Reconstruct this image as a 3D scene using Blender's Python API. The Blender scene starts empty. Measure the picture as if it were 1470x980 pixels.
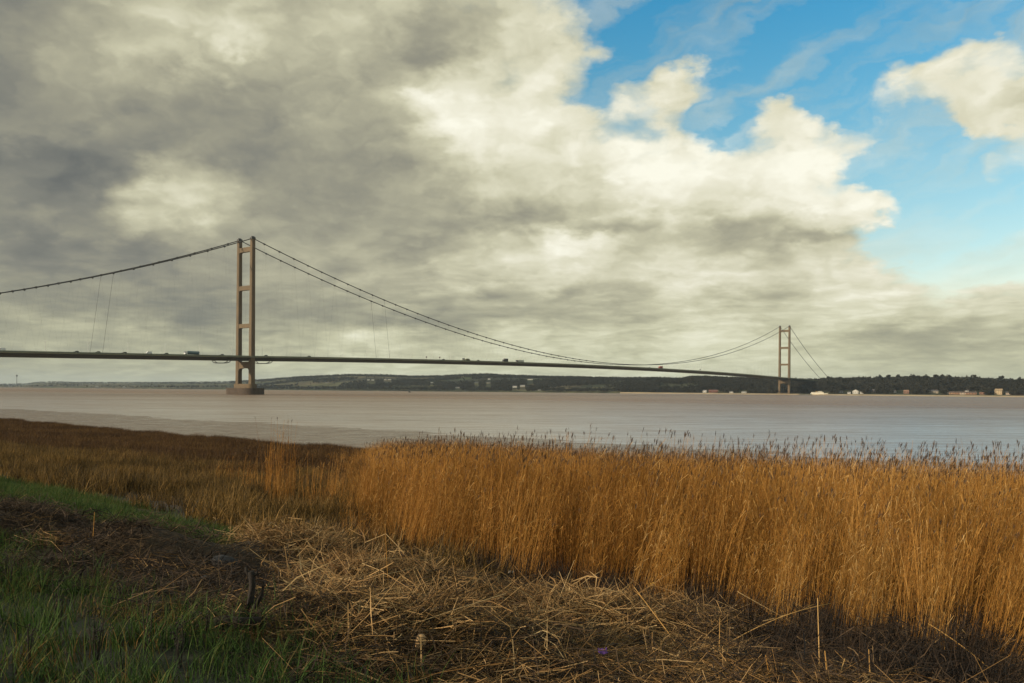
import bpy, math, random
import numpy as np
from mathutils import Matrix, Vector

S = bpy.context.scene
COL = S.collection
R = math.radians

def lin1(c):
    c = c / 255.0
    return c / 12.92 if c <= 0.04045 else ((c + 0.055) / 1.055) ** 2.4
def lin(r, g, b):
    return (lin1(r), lin1(g), lin1(b), 1.0)

# ------------------------------------------------------------------ camera
F = 1256.0          # focal length in photograph pixels (1470 wide)
EYE = 6.5
ROLL = R(0.43)
cam = bpy.data.cameras.new('camera')
cam.sensor_width = 36.0
cam.lens = F / 1470.0 * 36.0
cam.shift_y = 69.5 / 1470.0
cam.clip_start = 0.1
cam.clip_end = 60000
camo = bpy.data.objects.new('camera', cam)
COL.objects.link(camo)
camo.matrix_world = Matrix.Translation((0, 0, EYE)) @ Matrix.Rotation(R(90), 4, 'X') @ Matrix.Rotation(ROLL, 4, 'Z')
S.camera = camo

S.view_settings.view_transform = 'Standard'
S.view_settings.look = 'None'
S.view_settings.exposure = 0.0
S.view_settings.gamma = 1.0
S.cycles.max_bounces = 6
S.cycles.diffuse_bounces = 3
S.cycles.transparent_max_bounces = 4

def yh(px):
    return 554.0 + 0.0075 * px

# ------------------------------------------------------------------ sun
SUN_AZ, SUN_EL = -112.0, 17.0        # clockwise from the viewing direction
sd = Vector((math.sin(R(SUN_AZ)) * math.cos(R(SUN_EL)), math.cos(R(SUN_AZ)) * math.cos(R(SUN_EL)), math.sin(R(SUN_EL))))
sl = bpy.data.lights.new('sun', 'SUN')
sl.energy = 4.8
sl.angle = R(0.6)
sl.color = (1.0, 0.82, 0.60)
so = bpy.data.objects.new('sun', sl)
COL.objects.link(so)
so.rotation_euler = sd.to_track_quat('Z', 'Y').to_euler()
so.location = (0, 0, 300)

# ------------------------------------------------------------------ world: Nishita sky with broken cloud
class NT:
    def __init__(self, tree):
        self.t = tree
    def n(self, typ, **kw):
        nd = self.t.nodes.new(typ)
        for k, v in kw.items():
            setattr(nd, k, v)
        return nd
    def l(self, a, b):
        self.t.links.new(a, b)
    def inp(self, sock, v):
        if hasattr(v, 'links'):
            self.l(v, sock)
        else:
            sock.default_value = v
    def math(self, op, a, b=None, c=None, clamp=False):
        nd = self.n('ShaderNodeMath', operation=op)
        nd.use_clamp = clamp
        self.inp(nd.inputs[0], a)
        if b is not None: self.inp(nd.inputs[1], b)
        if c is not None: self.inp(nd.inputs[2], c)
        return nd.outputs[0]
    def vmath(self, op, a, b=None):
        nd = self.n('ShaderNodeVectorMath', operation=op)
        self.inp(nd.inputs[0], a)
        if b is not None: self.inp(nd.inputs[1], b)
        return nd.outputs[0]
    def noise(self, vec, scale, detail=4, rough=0.55, color=False, dist=0.0):
        nd = self.n('ShaderNodeTexNoise')
        if vec is not None: self.l(vec, nd.inputs['Vector'])
        nd.inputs['Scale'].default_value = scale
        nd.inputs['Detail'].default_value = detail
        nd.inputs['Roughness'].default_value = rough
        nd.inputs['Distortion'].default_value = dist
        return nd.outputs['Color' if color else 'Fac']
    def ramp(self, fac, stops, interp='LINEAR'):
        nd = self.n('ShaderNodeValToRGB')
        cr = nd.color_ramp
        cr.interpolation = interp
        while len(cr.elements) < len(stops):
            cr.elements.new(0.5)
        for e, (p, c) in zip(cr.elements, stops):
            e.position = p
            e.color = c if len(c) == 4 else (*c, 1)
        self.inp(nd.inputs[0], fac)
        return nd.outputs[0]
    def mix(self, fac, a, b, blend='MIX'):
        nd = self.n('ShaderNodeMix', data_type='RGBA', blend_type=blend)
        self.inp(nd.inputs[0], fac)
        self.inp(nd.inputs[6], a)
        self.inp(nd.inputs[7], b)
        return nd.outputs[2]
    def maprange(self, v, a, b, c=0.0, d=1.0, interp='LINEAR'):
        nd = self.n('ShaderNodeMapRange', interpolation_type=interp)
        nd.clamp = True
        self.inp(nd.inputs[0], v)
        for i, q in enumerate((a, b, c, d)):
            self.inp(nd.inputs[1 + i], q)
        return nd.outputs[0]
    def sep(self, v):
        nd = self.n('ShaderNodeSeparateXYZ')
        self.l(v, nd.inputs[0])
        return nd.outputs
    def comb(self, x, y, z):
        nd = self.n('ShaderNodeCombineXYZ')
        for i, q in enumerate((x, y, z)):
            self.inp(nd.inputs[i], q)
        return nd.outputs[0]

# cloud cover of the day: brightness of the cloud (0-255) and how closed it is (0-9), by bearing and height
CX = np.arange(22) * 70.0
CY = np.array([0, 45, 90, 135, 180, 225, 270, 315, 360, 405, 450, 480, 520, 555], float)
CL = np.array([
 [132,142,154,165,176,178,166,178,180,172,168,196,200,195,190,170,175,190,190,190,195,195],
 [140,155,160,170,180,208,176,184,180,158,172,206,196,200,195,190,200,190,190,195,205,200],
 [142,160,166,176,174,158,174,180,164,152,200,198,202,200,198,200,200,205,205,205,210,200],
 [136,145,148,146,142,150,166,168,172,222,214,206,215,210,205,205,210,205,210,218,208,208],
 [146,146,146,134,146,142,154,158,166,218,216,226,222,215,212,215,222,215,215,208,204,200],
 [118,114,122,134,152,142,146,148,152,192,206,214,230,244,246,236,238,234,220,208,205,215],
 [136,118,116,180,196,154,148,148,156,164,192,200,200,222,222,218,232,238,232,222,215,228],
 [138,140,156,184,184,160,154,148,156,158,160,168,174,164,196,184,196,218,230,225,215,215],
 [140,126,134,134,150,156,154,148,158,164,184,198,222,184,180,168,184,182,200,210,210,210],
 [146,140,142,136,140,152,162,160,176,180,192,208,200,188,218,216,200,212,216,216,216,206],
 [150,150,138,146,136,150,148,148,160,148,154,158,170,164,202,196,178,200,206,200,200,194],
 [150,174,154,178,148,162,160,178,194,168,188,196,202,184,216,206,194,190,174,168,174,184],
 [156,164,164,170,164,170,182,190,190,192,196,196,196,196,202,196,194,190,184,180,180,184],
 [158,164,164,168,168,172,184,192,192,194,198,198,198,198,202,198,196,192,188,184,182,184]], float)
CC = np.array([
 [9,9,9,9,9,9,9,9,9,8,7,8,3,1,0,2,2,1,1,1,1,0],
 [9,9,9,9,9,9,9,9,9,9,8,9,6,2,3,1,0,0,0,0,6,5],
 [9,9,9,9,9,9,9,9,9,9,9,8,7,3,6,2,3,2,4,5,8,8],
 [9,9,9,9,9,9,9,9,9,9,9,8,4,6,8,3,5,3,4,8,7,9],
 [9,9,9,9,9,9,9,9,9,9,9,9,9,6,7,1,8,4,6,7,9,7],
 [9,9,9,9,9,9,9,9,9,9,9,9,9,9,9,8,9,9,5,5,2,4],
 [9,9,9,9,9,9,9,9,9,9,9,9,9,9,9,9,9,9,8,1,0,3],
 [9,9,9,9,9,9,9,9,9,9,9,9,9,9,9,9,9,9,9,5,0,0],
 [9,9,9,9,9,9,9,9,9,9,9,9,9,9,9,9,9,7,4,1,0,0],
 [9,9,9,9,9,9,9,9,9,9,9,9,9,9,9,9,9,9,9,6,3,6],
 [9,9,9,9,9,9,9,9,9,9,9,9,9,9,9,9,9,9,9,9,9,9],
 [9]*22, [9]*22, [9]*22], float)

# single masses, rifts and veils: column, row, half width, half height, tilt (deg), brightness, closedness
MASSES = [(345,38,52,26,0,15,0),(240,75,75,26,0,12,0),(330,140,42,30,0,-10,0),(60,235,115,26,0,-14,0),(245,268,70,32,0,20,0),(345,235,42,25,0,-10,0),
 (620,55,62,32,-20,-12,0),(660,12,40,18,0,-10,-1),(725,55,48,16,-35,18,0),(640,135,46,34,0,24,0),(655,185,62,24,25,14,0),(740,118,34,20,0,0,-1.2),(845,130,24,11,0,0,-5),
 (820,85,40,30,0,6,2.5),(910,236,85,26,0,20,2),(905,110,22,20,0,0,-4),(920,55,52,34,0,0,-4),(900,150,26,22,0,5,3),(915,190,26,11,0,0,-5),(985,125,32,30,0,5,4),
 (1040,178,36,34,0,0,-6),(1112,176,36,26,0,10,6),(1150,110,70,13,-12,2,3.5),(1060,60,80,40,0,0,-4),(1190,140,42,12,0,0,-4),(1350,92,120,20,-34,2,5),(1422,150,85,28,-16,0,4.5),(1440,95,90,75,-25,0,-2.6),(1160,140,95,50,0,0,-3.2),(1270,180,80,60,0,0,-2.4),(870,80,60,60,0,0,-1.8),(1400,215,70,30,0,0,-3),
 (1400,100,22,10,-30,0,-4),(1300,236,62,25,0,0,-7),(1420,238,32,12,0,5,6),(1220,207,55,18,0,10,7),(1205,252,45,14,0,0,-2),(1456,272,22,18,0,5,6),
 (1250,305,88,22,5,18,7),(1170,341,72,15,-8,-30,2),(1080,330,62,24,0,-20,0),(1385,325,95,52,0,0,-9),(1240,352,70,11,-8,0,-7),(1330,376,28,9,0,2,3),(1452,411,26,12,0,4,6),
 (1180,372,65,20,8,10,5),(1040,372,60,18,0,12,0),(1100,430,85,13,0,-20,0),(1130,456,80,11,0,12,0),(1340,490,115,15,0,-20,0),(1000,482,32,12,0,18,0),
 (680,325,125,20,0,-12,0),(860,325,64,15,0,-14,0),(805,362,85,24,-6,28,0),(650,370,62,20,0,9,0),(780,425,85,15,0,-20,0),(560,455,85,15,0,-16,0),(740,480,44,10,0,17,0),(540,485,44,10,0,17,0),
 (60,350,62,25,0,-14,0),(200,350,62,13,0,-12,0),(260,440,72,15,0,-13,0),(40,480,28,9,0,20,0),(112,475,34,10,0,17,0),(230,483,28,9,0,20,0),(290,410,60,14,0,9,0),(900,290,90,16,0,12,0),(1000,300,40,14,0,10,0)]
def masses(px, py):
    L = 0.0; C = 0.0
    for x_, y_, a, b, t_, l_, c_ in MASSES:
        dx_, dy_ = px - x_, py - y_
        ct, st = math.cos(R(t_)), math.sin(R(t_))
        u_ = (dx_ * ct + dy_ * st) / a; v_ = (-dx_ * st + dy_ * ct) / b
        g_ = math.exp(-0.9 * (u_ * u_ + v_ * v_))
        L += l_ * g_; C += c_ * g_
    return L, C
def bilin(A, px, py):
    px = min(max(px, 0), 1469.9); py = min(max(py, 0), 554.9)
    i = int(px // 70); fx = px / 70 - i
    j = int(np.searchsorted(CY, py, side='right') - 1); j = min(j, len(CY) - 2)
    fy = (py - CY[j]) / (CY[j + 1] - CY[j])
    i1 = min(i + 1, 21)
    return (A[j, i] * (1 - fx) + A[j, i1] * fx) * (1 - fy) + (A[j + 1, i] * (1 - fx) + A[j + 1, i1] * fx) * fy

w = bpy.data.worlds.new('World')
S.world = w
w.use_nodes = True
w.node_tree.nodes.clear()
T = NT(w.node_tree)
tc = T.n('ShaderNodeTexCoord').outputs['Generated']
dx, dy, dz = T.sep(tc)
AZH = 31.0
dzp = T.math('MAXIMUM', dz, 0.0)
# drifting edges: the bearing and height looked up wander with fractal noise
wv = T.vmath('MULTIPLY', tc, (1.0, 1.0, 1.9))
w1 = T.noise(wv, 7.0, 3, 0.5, color=True)
w2 = T.noise(wv, 17.0, 6, 0.56, color=True)
w1x, w1y, _ = T.sep(w1)
w2x, w2y, _ = T.sep(w2)
az = T.math('ARCTAN2', dx, dy)
el = T.math('ARCSINE', dzp)
def wobble(base, a, ka, b, kb):
    q = T.math('MULTIPLY_ADD', T.math('SUBTRACT', a, 0.5), ka, base)
    return T.math('MULTIPLY_ADD', T.math('SUBTRACT', b, 0.5), kb, q)
hfade = T.maprange(el, R(0.5), R(9), 0.25, 1.0)
azw = wobble(az, w1x, R(3.0), w2x, R(5.0))
elw = T.math('ADD', el, T.math('MULTIPLY', hfade, wobble(0.0, w1y, R(1.6), w2y, R(4.0))))
t = T.math('PINGPONG', T.math('DIVIDE', T.math('ADD', azw, R(AZH)), R(2 * AZH)), 1.0)
ROWS = [0.3, 1.3, 2.4, 3.5, 4.6, 5.8, 7.0, 8.2, 9.4, 10.6, 11.8, 13.0, 14.2, 15.5, 16.8, 18.2, 19.6, 21.0, 22.5, 24.2, 26.0]
NC = 32
val = None
prev = None
for re_ in ROWS:
    stops = []
    for k in range(NC):
        a = -AZH + 2 * AZH * k / (NC - 1)
        px = 735 + F * math.tan(R(a))
        py = yh(px) - F * math.tan(R(re_)) / math.cos(R(a))
        mL, mC = masses(px, py)
        L = (bilin(CL, px, py) * 1.0 + mL) / 255.0
        c = min(max((bilin(CC, px, py) + mC) / 9.0, 0.0), 1.0)
        stops.append((k / (NC - 1), (L, c, 0, 1)))
    rp = T.ramp(t, stops, 'CARDINAL')
    if val is None:
        val = rp
    else:
        val = T.mix(T.maprange(elw, R(prev), R(re_), interp='SMOOTHSTEP'), val, rp)
    prev = re_
val = T.mix(T.maprange(el, R(30), R(60)), val, (0.66, 0.80, 0, 1))
gsep = T.n('ShaderNodeSeparateColor')
T.l(val, gsep.inputs[0])
gL, gC = gsep.outputs[0], gsep.outputs[1]
# cloud texture on a flat cloud deck, so it flattens towards the horizon; billows are lit from the sun's side
zz = T.math('ADD', dzp, 0.16)
cdeck = T.comb(T.math('DIVIDE', dx, zz), T.math('DIVIDE', dy, zz), T.math('MULTIPLY', dz, 2.0))
cup = T.vmath('MULTIPLY', tc, (3.2, 3.2, 4.6))
vm = T.n('ShaderNodeMix', data_type='VECTOR')
T.l(T.maprange(el, R(3), R(13), interp='SMOOTHSTEP'), vm.inputs[0]); T.l(cdeck, vm.inputs[4]); T.l(cup, vm.inputs[5])
cp = vm.outputs[1]
cp = T.vmath('ADD', cp, T.vmath('MULTIPLY', T.vmath('SUBTRACT', w2, (.5, .5, .5)), (0.22, 0.22, 0.22)))
def billow(vec):
    tot = None
    for k, (sc_, am) in enumerate(((2.6, .46), (5.6, .32), (12.0, .15), (26.0, .06))):
        nn = T.math('SUBTRACT', T.noise(T.vmath('ADD', vec, (3.7 * k, 1.9 * k, .7 * k)), sc_, 1.0, 0.4), 0.5)
        b_ = T.math('MULTIPLY', T.math('SQRT', T.math('MULTIPLY_ADD', nn, nn, 0.0025)), 3.0 * am)
        tot = b_ if tot is None else T.math('ADD', tot, b_)
    return tot
def body(vec):
    return T.math('ADD', T.math('MULTIPLY', billow(vec), 0.75), T.math('MULTIPLY', T.noise(vec, 2.2, 6, 0.48), 0.8))
bl0 = body(cp)
bl1 = body(T.vmath('ADD', cp, (-0.07, -0.02, 0.07)))
lit = T.math('SUBTRACT', bl0, bl1)
bl0 = T.math('SUBTRACT', bl0, 0.30)
n1 = T.noise(cp, 1.9, 7, 0.55)
n2 = T.noise(wv, 8.0, 6, 0.55, dist=0.2)
gLc = T.math('MULTIPLY_ADD', T.math('SUBTRACT', gL, 0.655), 1.0, 0.672)
det = T.math('ADD', T.math('MULTIPLY', T.math('SUBTRACT', n1, 0.5), 0.05), T.math('MULTIPLY', T.math('SUBTRACT', n2, 0.5), 0.05))
det = T.math('ADD', det, T.math('MULTIPLY', T.math('SUBTRACT', bl0, 0.42), 0.17))
det = T.math('ADD', det, T.math('MULTIPLY', lit, 0.29))
L2 = T.math('ADD', gLc, T.math('MULTIPLY', det, T.math('MULTIPLY', T.maprange(el, R(1), R(8), 0.72, 1.0), T.maprange(gL, 0.56, 0.74, 0.55, 0.88))))
cldcol = T.ramp(L2, [
    (0.28, lin(80, 83, 82)), (0.42, lin(108, 111, 108)), (0.52, lin(133, 133, 123)), (0.58, lin(152, 150, 133)),
    (0.66, lin(177, 174, 150)), (0.74, lin(201, 198, 170)), (0.82, lin(222, 219, 193)), (0.90, lin(240, 237, 216)), (0.98, lin(255, 253, 235))])
# low cloud seen through more air: a shade greener and yellower
cldcol = T.mix(T.maprange(el, R(0), R(7), 0.55, 0.0), cldcol, T.mix(1.0, cldcol, (0.97, 1.03, 0.88, 1), 'MULTIPLY'))
nc = T.math('ADD', T.math('MULTIPLY', T.math('SUBTRACT', n2, 0.5), 0.55), T.math('MULTIPLY', T.math('SUBTRACT', bl0, 0.42), 1.1))
cov = T.maprange(T.math('ADD', T.math('MULTIPLY', gC, 1.36), nc), 0.34, 1.16, 0.0, 1.0, interp='SMOOTHSTEP')
cov = T.math('MAXIMUM', cov, T.maprange(gC, 0.90, 1.0, 0.0, 1.0, interp='SMOOTHSTEP'))
# thin veils drifting across the open blue
wsp = T.noise(T.vmath('MULTIPLY', T.comb(T.math('ADD', azw, T.math('MULTIPLY', elw, -0.9)), T.math('ADD', elw, T.math('MULTIPLY', azw, -0.35)), 0.0), (5.0, 16.0, 1.0)), 1.3, 6, 0.52, dist=0.12)
veil = T.math('MULTIPLY', T.maprange(wsp, 0.42, 0.75), 0.55)
cov = T.math('MAXIMUM', cov, veil)
sky = T.n('ShaderNodeTexSky', sky_type='NISHITA')
sky.sun_disc = False
sky.sun_elevation = R(SUN_EL)
sky.sun_rotation = R(SUN_AZ)
sky.altitude = 0
sky.air_density = 1.0
sky.dust_density = 0.6
sky.ozone_density = 2.5
hs = T.n('ShaderNodeHueSaturation')
hs.inputs['Hue'].default_value = 0.475
hs.inputs['Saturation'].default_value = 1.28
hs.inputs['Value'].default_value = 1.0
T.l(sky.outputs[0], hs.inputs['Color'])
bluesky = T.mix(1.0, hs.outputs[0], T.ramp(T.maprange(el, 0.0, R(26)), [(0.0, (3.0, 1.75, 1.30, 1)), (0.5, (2.6, 1.75, 1.5, 1)), (1.0, (0.9, 1.6, 1.8, 1))]), 'MULTIPLY')
cl10 = T.mix(1.0, cldcol, (10.0, 10.0, 10.0, 1), 'MULTIPLY')
skyc = T.mix(cov, bluesky, cl10)
bg = T.n('ShaderNodeBackground')
T.l(skyc, bg.inputs[0])
bg.inputs[1].default_value = 0.1
wo = T.n('ShaderNodeOutputWorld')
T.l(bg.outputs[0], wo.inputs[0])

# ------------------------------------------------------------------ helpers: materials, meshes, objects
def newmat(name):
    m = bpy.data.materials.new(name)
    m.use_nodes = True
    m.node_tree.nodes.clear()
    t = NT(m.node_tree)
    out = t.n('ShaderNodeOutputMaterial')
    bs = t.n('ShaderNodeBsdfPrincipled')
    t.l(bs.outputs[0], out.inputs[0])
    return m, t, bs, out

def pmat(name, a, b=None, rough=0.7, scale=1.0, detail=4, bump=0.0, metal=0.0, spec=0.5, coords='Object'):
    m, t, bs, out = newmat(name)
    b = b or tuple(x * 0.7 for x in a)
    vec = t.n('ShaderNodeTexCoord').outputs[coords]
    n = t.noise(vec, scale, detail, 0.6)
    f = t.maprange(n, 0.32, 0.68)
    t.l(t.mix(f, (*a, 1), (*b, 1)), bs.inputs['Base Color'])
    bs.inputs['Roughness'].default_value = rough
    bs.inputs['Metallic'].default_value = metal
    bs.inputs['Specular IOR Level'].default_value = spec
    if bump:
        bp = t.n('ShaderNodeBump')
        bp.inputs['Strength'].default_value = bump
        bp.inputs['Distance'].default_value = 0.3 / scale
        t.l(n, bp.inputs['Height'])
        t.l(bp.outputs[0], bs.inputs['Normal'])
    return m

class MB:
    def __init__(self):
        self.v = []; self.f = []; self.tone = []
    def add(self, vs, fs, tone=0.5):
        o = len(self.v)
        self.v.extend([tuple(p) for p in vs])
        self.tone.extend([tone] * len(vs))
        self.f.extend([tuple(i + o for i in q) for q in fs])
        return self
    def box(self, x0, x1, y0, y1, z0, z1, tone=0.5):
        vs = [(x0, y0, z0), (x1, y0, z0), (x1, y1, z0), (x0, y1, z0), (x0, y0, z1), (x1, y0, z1), (x1, y1, z1), (x0, y1, z1)]
        return self.add(vs, [(0, 3, 2, 1), (4, 5, 6, 7), (0, 1, 5, 4), (1, 2, 6, 5), (2, 3, 7, 6), (3, 0, 4, 7)], tone)
    def prism(self, poly, y0, y1, axis='y', tone=0.5):
        n = len(poly)
        if axis == 'y':
            vs = [(a, y0, b) for a, b in poly] + [(a, y1, b) for a, b in poly]
        elif axis == 'x':
            vs = [(y0, a, b) for a, b in poly] + [(y1, a, b) for a, b in poly]
        else:
            vs = [(a, b, y0) for a, b in poly] + [(a, b, y1) for a, b in poly]
        fs = [(i, (i + 1) % n, n + (i + 1) % n, n + i) for i in range(n)] + [tuple(range(n))[::-1], tuple(range(n, 2 * n))]
        return self.add(vs, fs, tone)
    def tube(self, pts, rad, n=6, caps=True, tone=0.5):
        pts = [Vector(p) for p in pts]
        if not hasattr(rad, '__len__'):
            rad = [rad] * len(pts)
        vs = []; fs = []
        for i, p in enumerate(pts):
            d = (pts[min(i + 1, len(pts) - 1)] - pts[max(i - 1, 0)])
            d.normalize()
            u = d.cross(Vector((0, 0, 1)) if abs(d.z) < 0.95 else Vector((1, 0, 0)))
            u.normalize()
            v = d.cross(u)
            for k in range(n):
                a = 2 * math.pi * k / n
                vs.append(p + (u * math.cos(a) + v * math.sin(a)) * rad[i])
        for i in range(len(pts) - 1):
            for k in range(n):
                a, b = i * n + k, i * n + (k + 1) % n
                fs.append((a, b, b + n, a + n))
        if caps:
            fs.append(tuple(range(n))[::-1])
            fs.append(tuple(range((len(pts) - 1) * n, len(pts) * n)))
        return self.add(vs, fs, tone)
    def ribbon(self, pts, wid, side, tone=0.5):
        vs = []; fs = []
        for p, w_ in zip(pts, wid):
            vs.append((p[0] - side[0] * w_, p[1] - side[1] * w_, p[2] - side[2] * w_))
            vs.append((p[0] + side[0] * w_, p[1] + side[1] * w_, p[2] + side[2] * w_))
        for i in range(len(pts) - 1):
            fs.append((2 * i, 2 * i + 1, 2 * i + 3, 2 * i + 2))
        return self.add(vs, fs, tone)
    def blob(self, c, r, seed, sub=1, rough=0.25, sq=(1, 1, 1), tone=0.5):
        rs = random.Random(seed)
        vs, fs = ICO[sub]
        out = []
        for p in vs:
            k = 1 + rs.uniform(-rough, rough)
            out.append((c[0] + p[0] * r * k * sq[0], c[1] + p[1] * r * k * sq[1], c[2] + p[2] * r * k * sq[2]))
        return self.add(out, fs, tone)
    def mesh(self, name, mat, smooth=False):
        me = bpy.data.meshes.new(name)
        me.from_pydata(self.v, [], self.f)
        a = me.attributes.new('tone', 'FLOAT', 'POINT')
        a.data.foreach_set('value', np.array(self.tone, dtype=np.float32))
        if mat is not None:
            me.materials.append(mat)
        if smooth:
            me.shade_smooth()
        me.update()
        return me
    def obj(self, name, mat, parent=None, smooth=False):
        return link(name, self.mesh(name, mat, smooth), parent)

def _ico():
    import bmesh
    d = {}
    for s in (1, 2, 3):
        bm = bmesh.new()
        bmesh.ops.create_icosphere(bm, subdivisions=s, radius=1.0)
        bm.verts.ensure_lookup_table()
        d[s] = ([tuple(v.co) for v in bm.verts], [tuple(v.index for v in f.verts) for f in bm.faces])
        bm.free()
    return d
ICO = _ico()

def link(name, me, parent=None):
    o = bpy.data.objects.new(name, me)
    COL.objects.link(o)
    if parent is not None:
        o.parent = parent
    return o
def tag(o, label=None, cat=None, group=None, kind=None):
    if label: o['label'] = label
    if cat: o['category'] = cat
    if group: o['group'] = group
    if kind: o['kind'] = kind
    return o
def empty(name, loc, rz=0.0):
    o = bpy.data.objects.new(name, None)
    COL.objects.link(o)
    o.location = loc
    o.rotation_euler = (0, 0, rz)
    return o
def copy_tree(o, parent=None):
    c = o.copy()
    COL.objects.link(c)
    c.parent = parent
    for ch in list(o.children):
        copy_tree(ch, c)
    return c

# numpy value noise
def _hash(ix, iy, seed):
    h = (ix.astype(np.int64) * 374761393 + iy.astype(np.int64) * 668265263 + seed * 1442695041) & 0x7fffffff
    h = ((h ^ (h >> 13)) * 1274126177) & 0x7fffffff
    return ((h ^ (h >> 16)) & 0xffff) / 65535.0
def vnoise(x, y, seed=0):
    x = np.asarray(x, float); y = np.asarray(y, float)
    ix = np.floor(x); iy = np.floor(y)
    fx = x - ix; fy = y - iy
    fx = fx * fx * (3 - 2 * fx); fy = fy * fy * (3 - 2 * fy)
    a = _hash(ix, iy, seed); b = _hash(ix + 1, iy, seed); c = _hash(ix, iy + 1, seed); d = _hash(ix + 1, iy + 1, seed)
    return (a * (1 - fx) + b * fx) * (1 - fy) + (c * (1 - fx) + d * fx) * fy
def fbm(x, y, seed=0, oct=4):
    s = 0.0; a = 0.5; tot = 0.0
    for k in range(oct):
        s = s + a * vnoise(np.asarray(x) * 2 ** k, np.asarray(y) * 2 ** k, seed + k * 17)
        tot += a; a *= 0.5
    return s / tot

# ------------------------------------------------------------------ near bank, mud flat, river
NS = (0.67, 0.742)
ZS = np.array([-4000, -60, -5, 0, 4, 8, 11, 15, 20, 30, 40, 48, 53, 56, 62, 75, 89, 100, 130, 400, 6000], float)
ZZ = np.array([6.0, 4.9, 4.95, 4.9, 4.45, 3.75, 3.15, 2.72, 2.3, 1.5, .88, .58, .44, .36, .28, .15, 0.0, -.15, -1.2, -4, -6], float)
BUMPS = []          # (x, y, radius_x, radius_y, height) low heaps of drift straw and mud
def sdist(x, y):
    x = np.asarray(x, float); y = np.asarray(y, float)
    s = NS[0] * x + NS[1] * y
    return s - 0.42 * np.clip(x, 0, 60) * np.clip((52 - s) / 25, 0, 1)
def zground(x, y):
    x = np.asarray(x, float); y = np.asarray(y, float)
    s = sdist(x, y)
    s = s + (fbm(x / 30.0 + 9, y / 30.0, 5, 3) - 0.5) * np.clip((s - 20) / 20, 0, 1) * np.clip((130 - s) / 50, 0, 1) * 10
    z = np.interp(s, ZS, ZZ)
    near = np.clip((16 - s) / 5, 0, 1) * np.clip((np.hypot(x, y) - 1) / 3, 0, 1) * np.clip((60 - np.hypot(x, y)) / 20, 0, 1)
    z = z + (fbm(x / 1.3, y / 1.3, 11, 4) - 0.5) * 0.34 * near
    mud = np.clip((s - 50) / 5, 0, 1) * np.clip((120 - s) / 20, 0, 1)
    z = z + (fbm(x / 9.0, y / 5.0, 21, 4) - 0.5) * 0.17 * mud
    for bx, by, rx, ry, h in BUMPS:
        z = z + h * np.exp(-((x - bx) / rx) ** 2 - ((y - by) / ry) ** 2)
    return z
def at_px(px, py):
    k = (px - 735) / F; sl_ = (py - yh(px)) / F
    d = np.arange(2.0, 260.0, 0.03)
    g = zground(k * d, d)
    i = int(np.argmax(g > EYE - sl_ * d))
    return float(k * d[i]), float(d[i]), float(g[i])
for px, py, rx, ry, h in ((455, 815, 1.3, 1.2, .34), (540, 850, .9, .8, .22), (245, 800, 1.1, .8, .36), (60, 765, 1.8, .9, .24), (620, 915, 1.1, .7, .16), (850, 900, 1.4, .7, .14), (430, 900, .8, .7, .18)):
    x, y, z = at_px(px, py)
    BUMPS.append((x, y, rx, ry, h))

def axis_pts(lo, hi, fine, ratio):
    out = [0.0]; st = fine
    while out[-1] < hi:
        out.append(out[-1] + st)
        if out[-1] > 14: st *= ratio
    neg = [0.0]; st = fine
    while neg[-1] > lo:
        neg.append(neg[-1] - st)
        if neg[-1] < -14: st *= ratio
    return np.array(neg[:0:-1] + out)
gx = axis_pts(-3000, 3000, 0.13, 1.035)
gy = np.concatenate([-np.cumsum(np.linspace(0.3, 60, 30))[::-1], axis_pts(0, 420, 0.13, 1.02)])
GX, GY = np.meshgrid(gx, gy)
GZ = zground(GX, GY)
nxp, nyp = len(gx), len(gy)
gv = np.stack([GX, GY, GZ], -1).reshape(-1, 3)
ii = np.arange(nxp * nyp).reshape(nyp, nxp)
gf = np.stack([ii[:-1, :-1], ii[:-1, 1:], ii[1:, 1:], ii[1:, :-1]], -1).reshape(-1, 4)
def grid_mesh(name, v, f):
    me = bpy.data.meshes.new(name)
    me.vertices.add(len(v)); me.vertices.foreach_set('co', np.asarray(v, np.float32).ravel())
    me.loops.add(f.size); me.loops.foreach_set('vertex_index', f.astype(np.int32).ravel())
    me.polygons.add(len(f))
    me.polygons.foreach_set('loop_start', (np.arange(len(f)) * 4).astype(np.int32))
    me.update(calc_edges=True); me.validate()
    me.shade_smooth()
    return me
gm = grid_mesh('ground', gv, gf)
sarr = sdist(gv[:, 0], gv[:, 1]) + (fbm(gv[:, 0] / 2.5, gv[:, 1] / 2.5, 31, 4) - .5) * 3 * np.clip(gv[:, 1] / 30, .4, 1)
gm.attributes.new('shore', 'FLOAT', 'POINT').data.foreach_set('value', sarr.astype(np.float32))

m, t, bs, out = newmat('bank_soil')
at = t.n('ShaderNodeAttribute', attribute_name='shore').outputs['Fac']
pos = t.n('ShaderNodeNewGeometry').outputs['Position']
nA = t.noise(pos, 1.2, 6, 0.65)
nB = t.noise(pos, 14.0, 5, 0.7)
nC = t.noise(pos, 0.12, 4, 0.6)
soil = t.mix(t.maprange(nB, 0.3, 0.7), (0.022, 0.014, 0.009, 1), (0.085, 0.055, 0.030, 1))
strawc = t.mix(t.maprange(nB, 0.35, 0.65), (0.025, 0.016, 0.009, 1), (0.10, 0.063, 0.03, 1))
turf = t.mix(t.maprange(nB, 0.3, 0.7), (0.010, 0.012, 0.005, 1), (0.034, 0.034, 0.012, 1))
marsh = t.mix(t.maprange(nC, 0.35, 0.65), (0.045, 0.026, 0.013, 1), (0.10, 0.060, 0.026, 1))
mudc = t.mix(t.maprange(t.noise(pos, 0.35, 5, 0.6), 0.35, 0.65), (0.16, 0.115, 0.085, 1), (0.22, 0.165, 0.125, 1))
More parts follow.
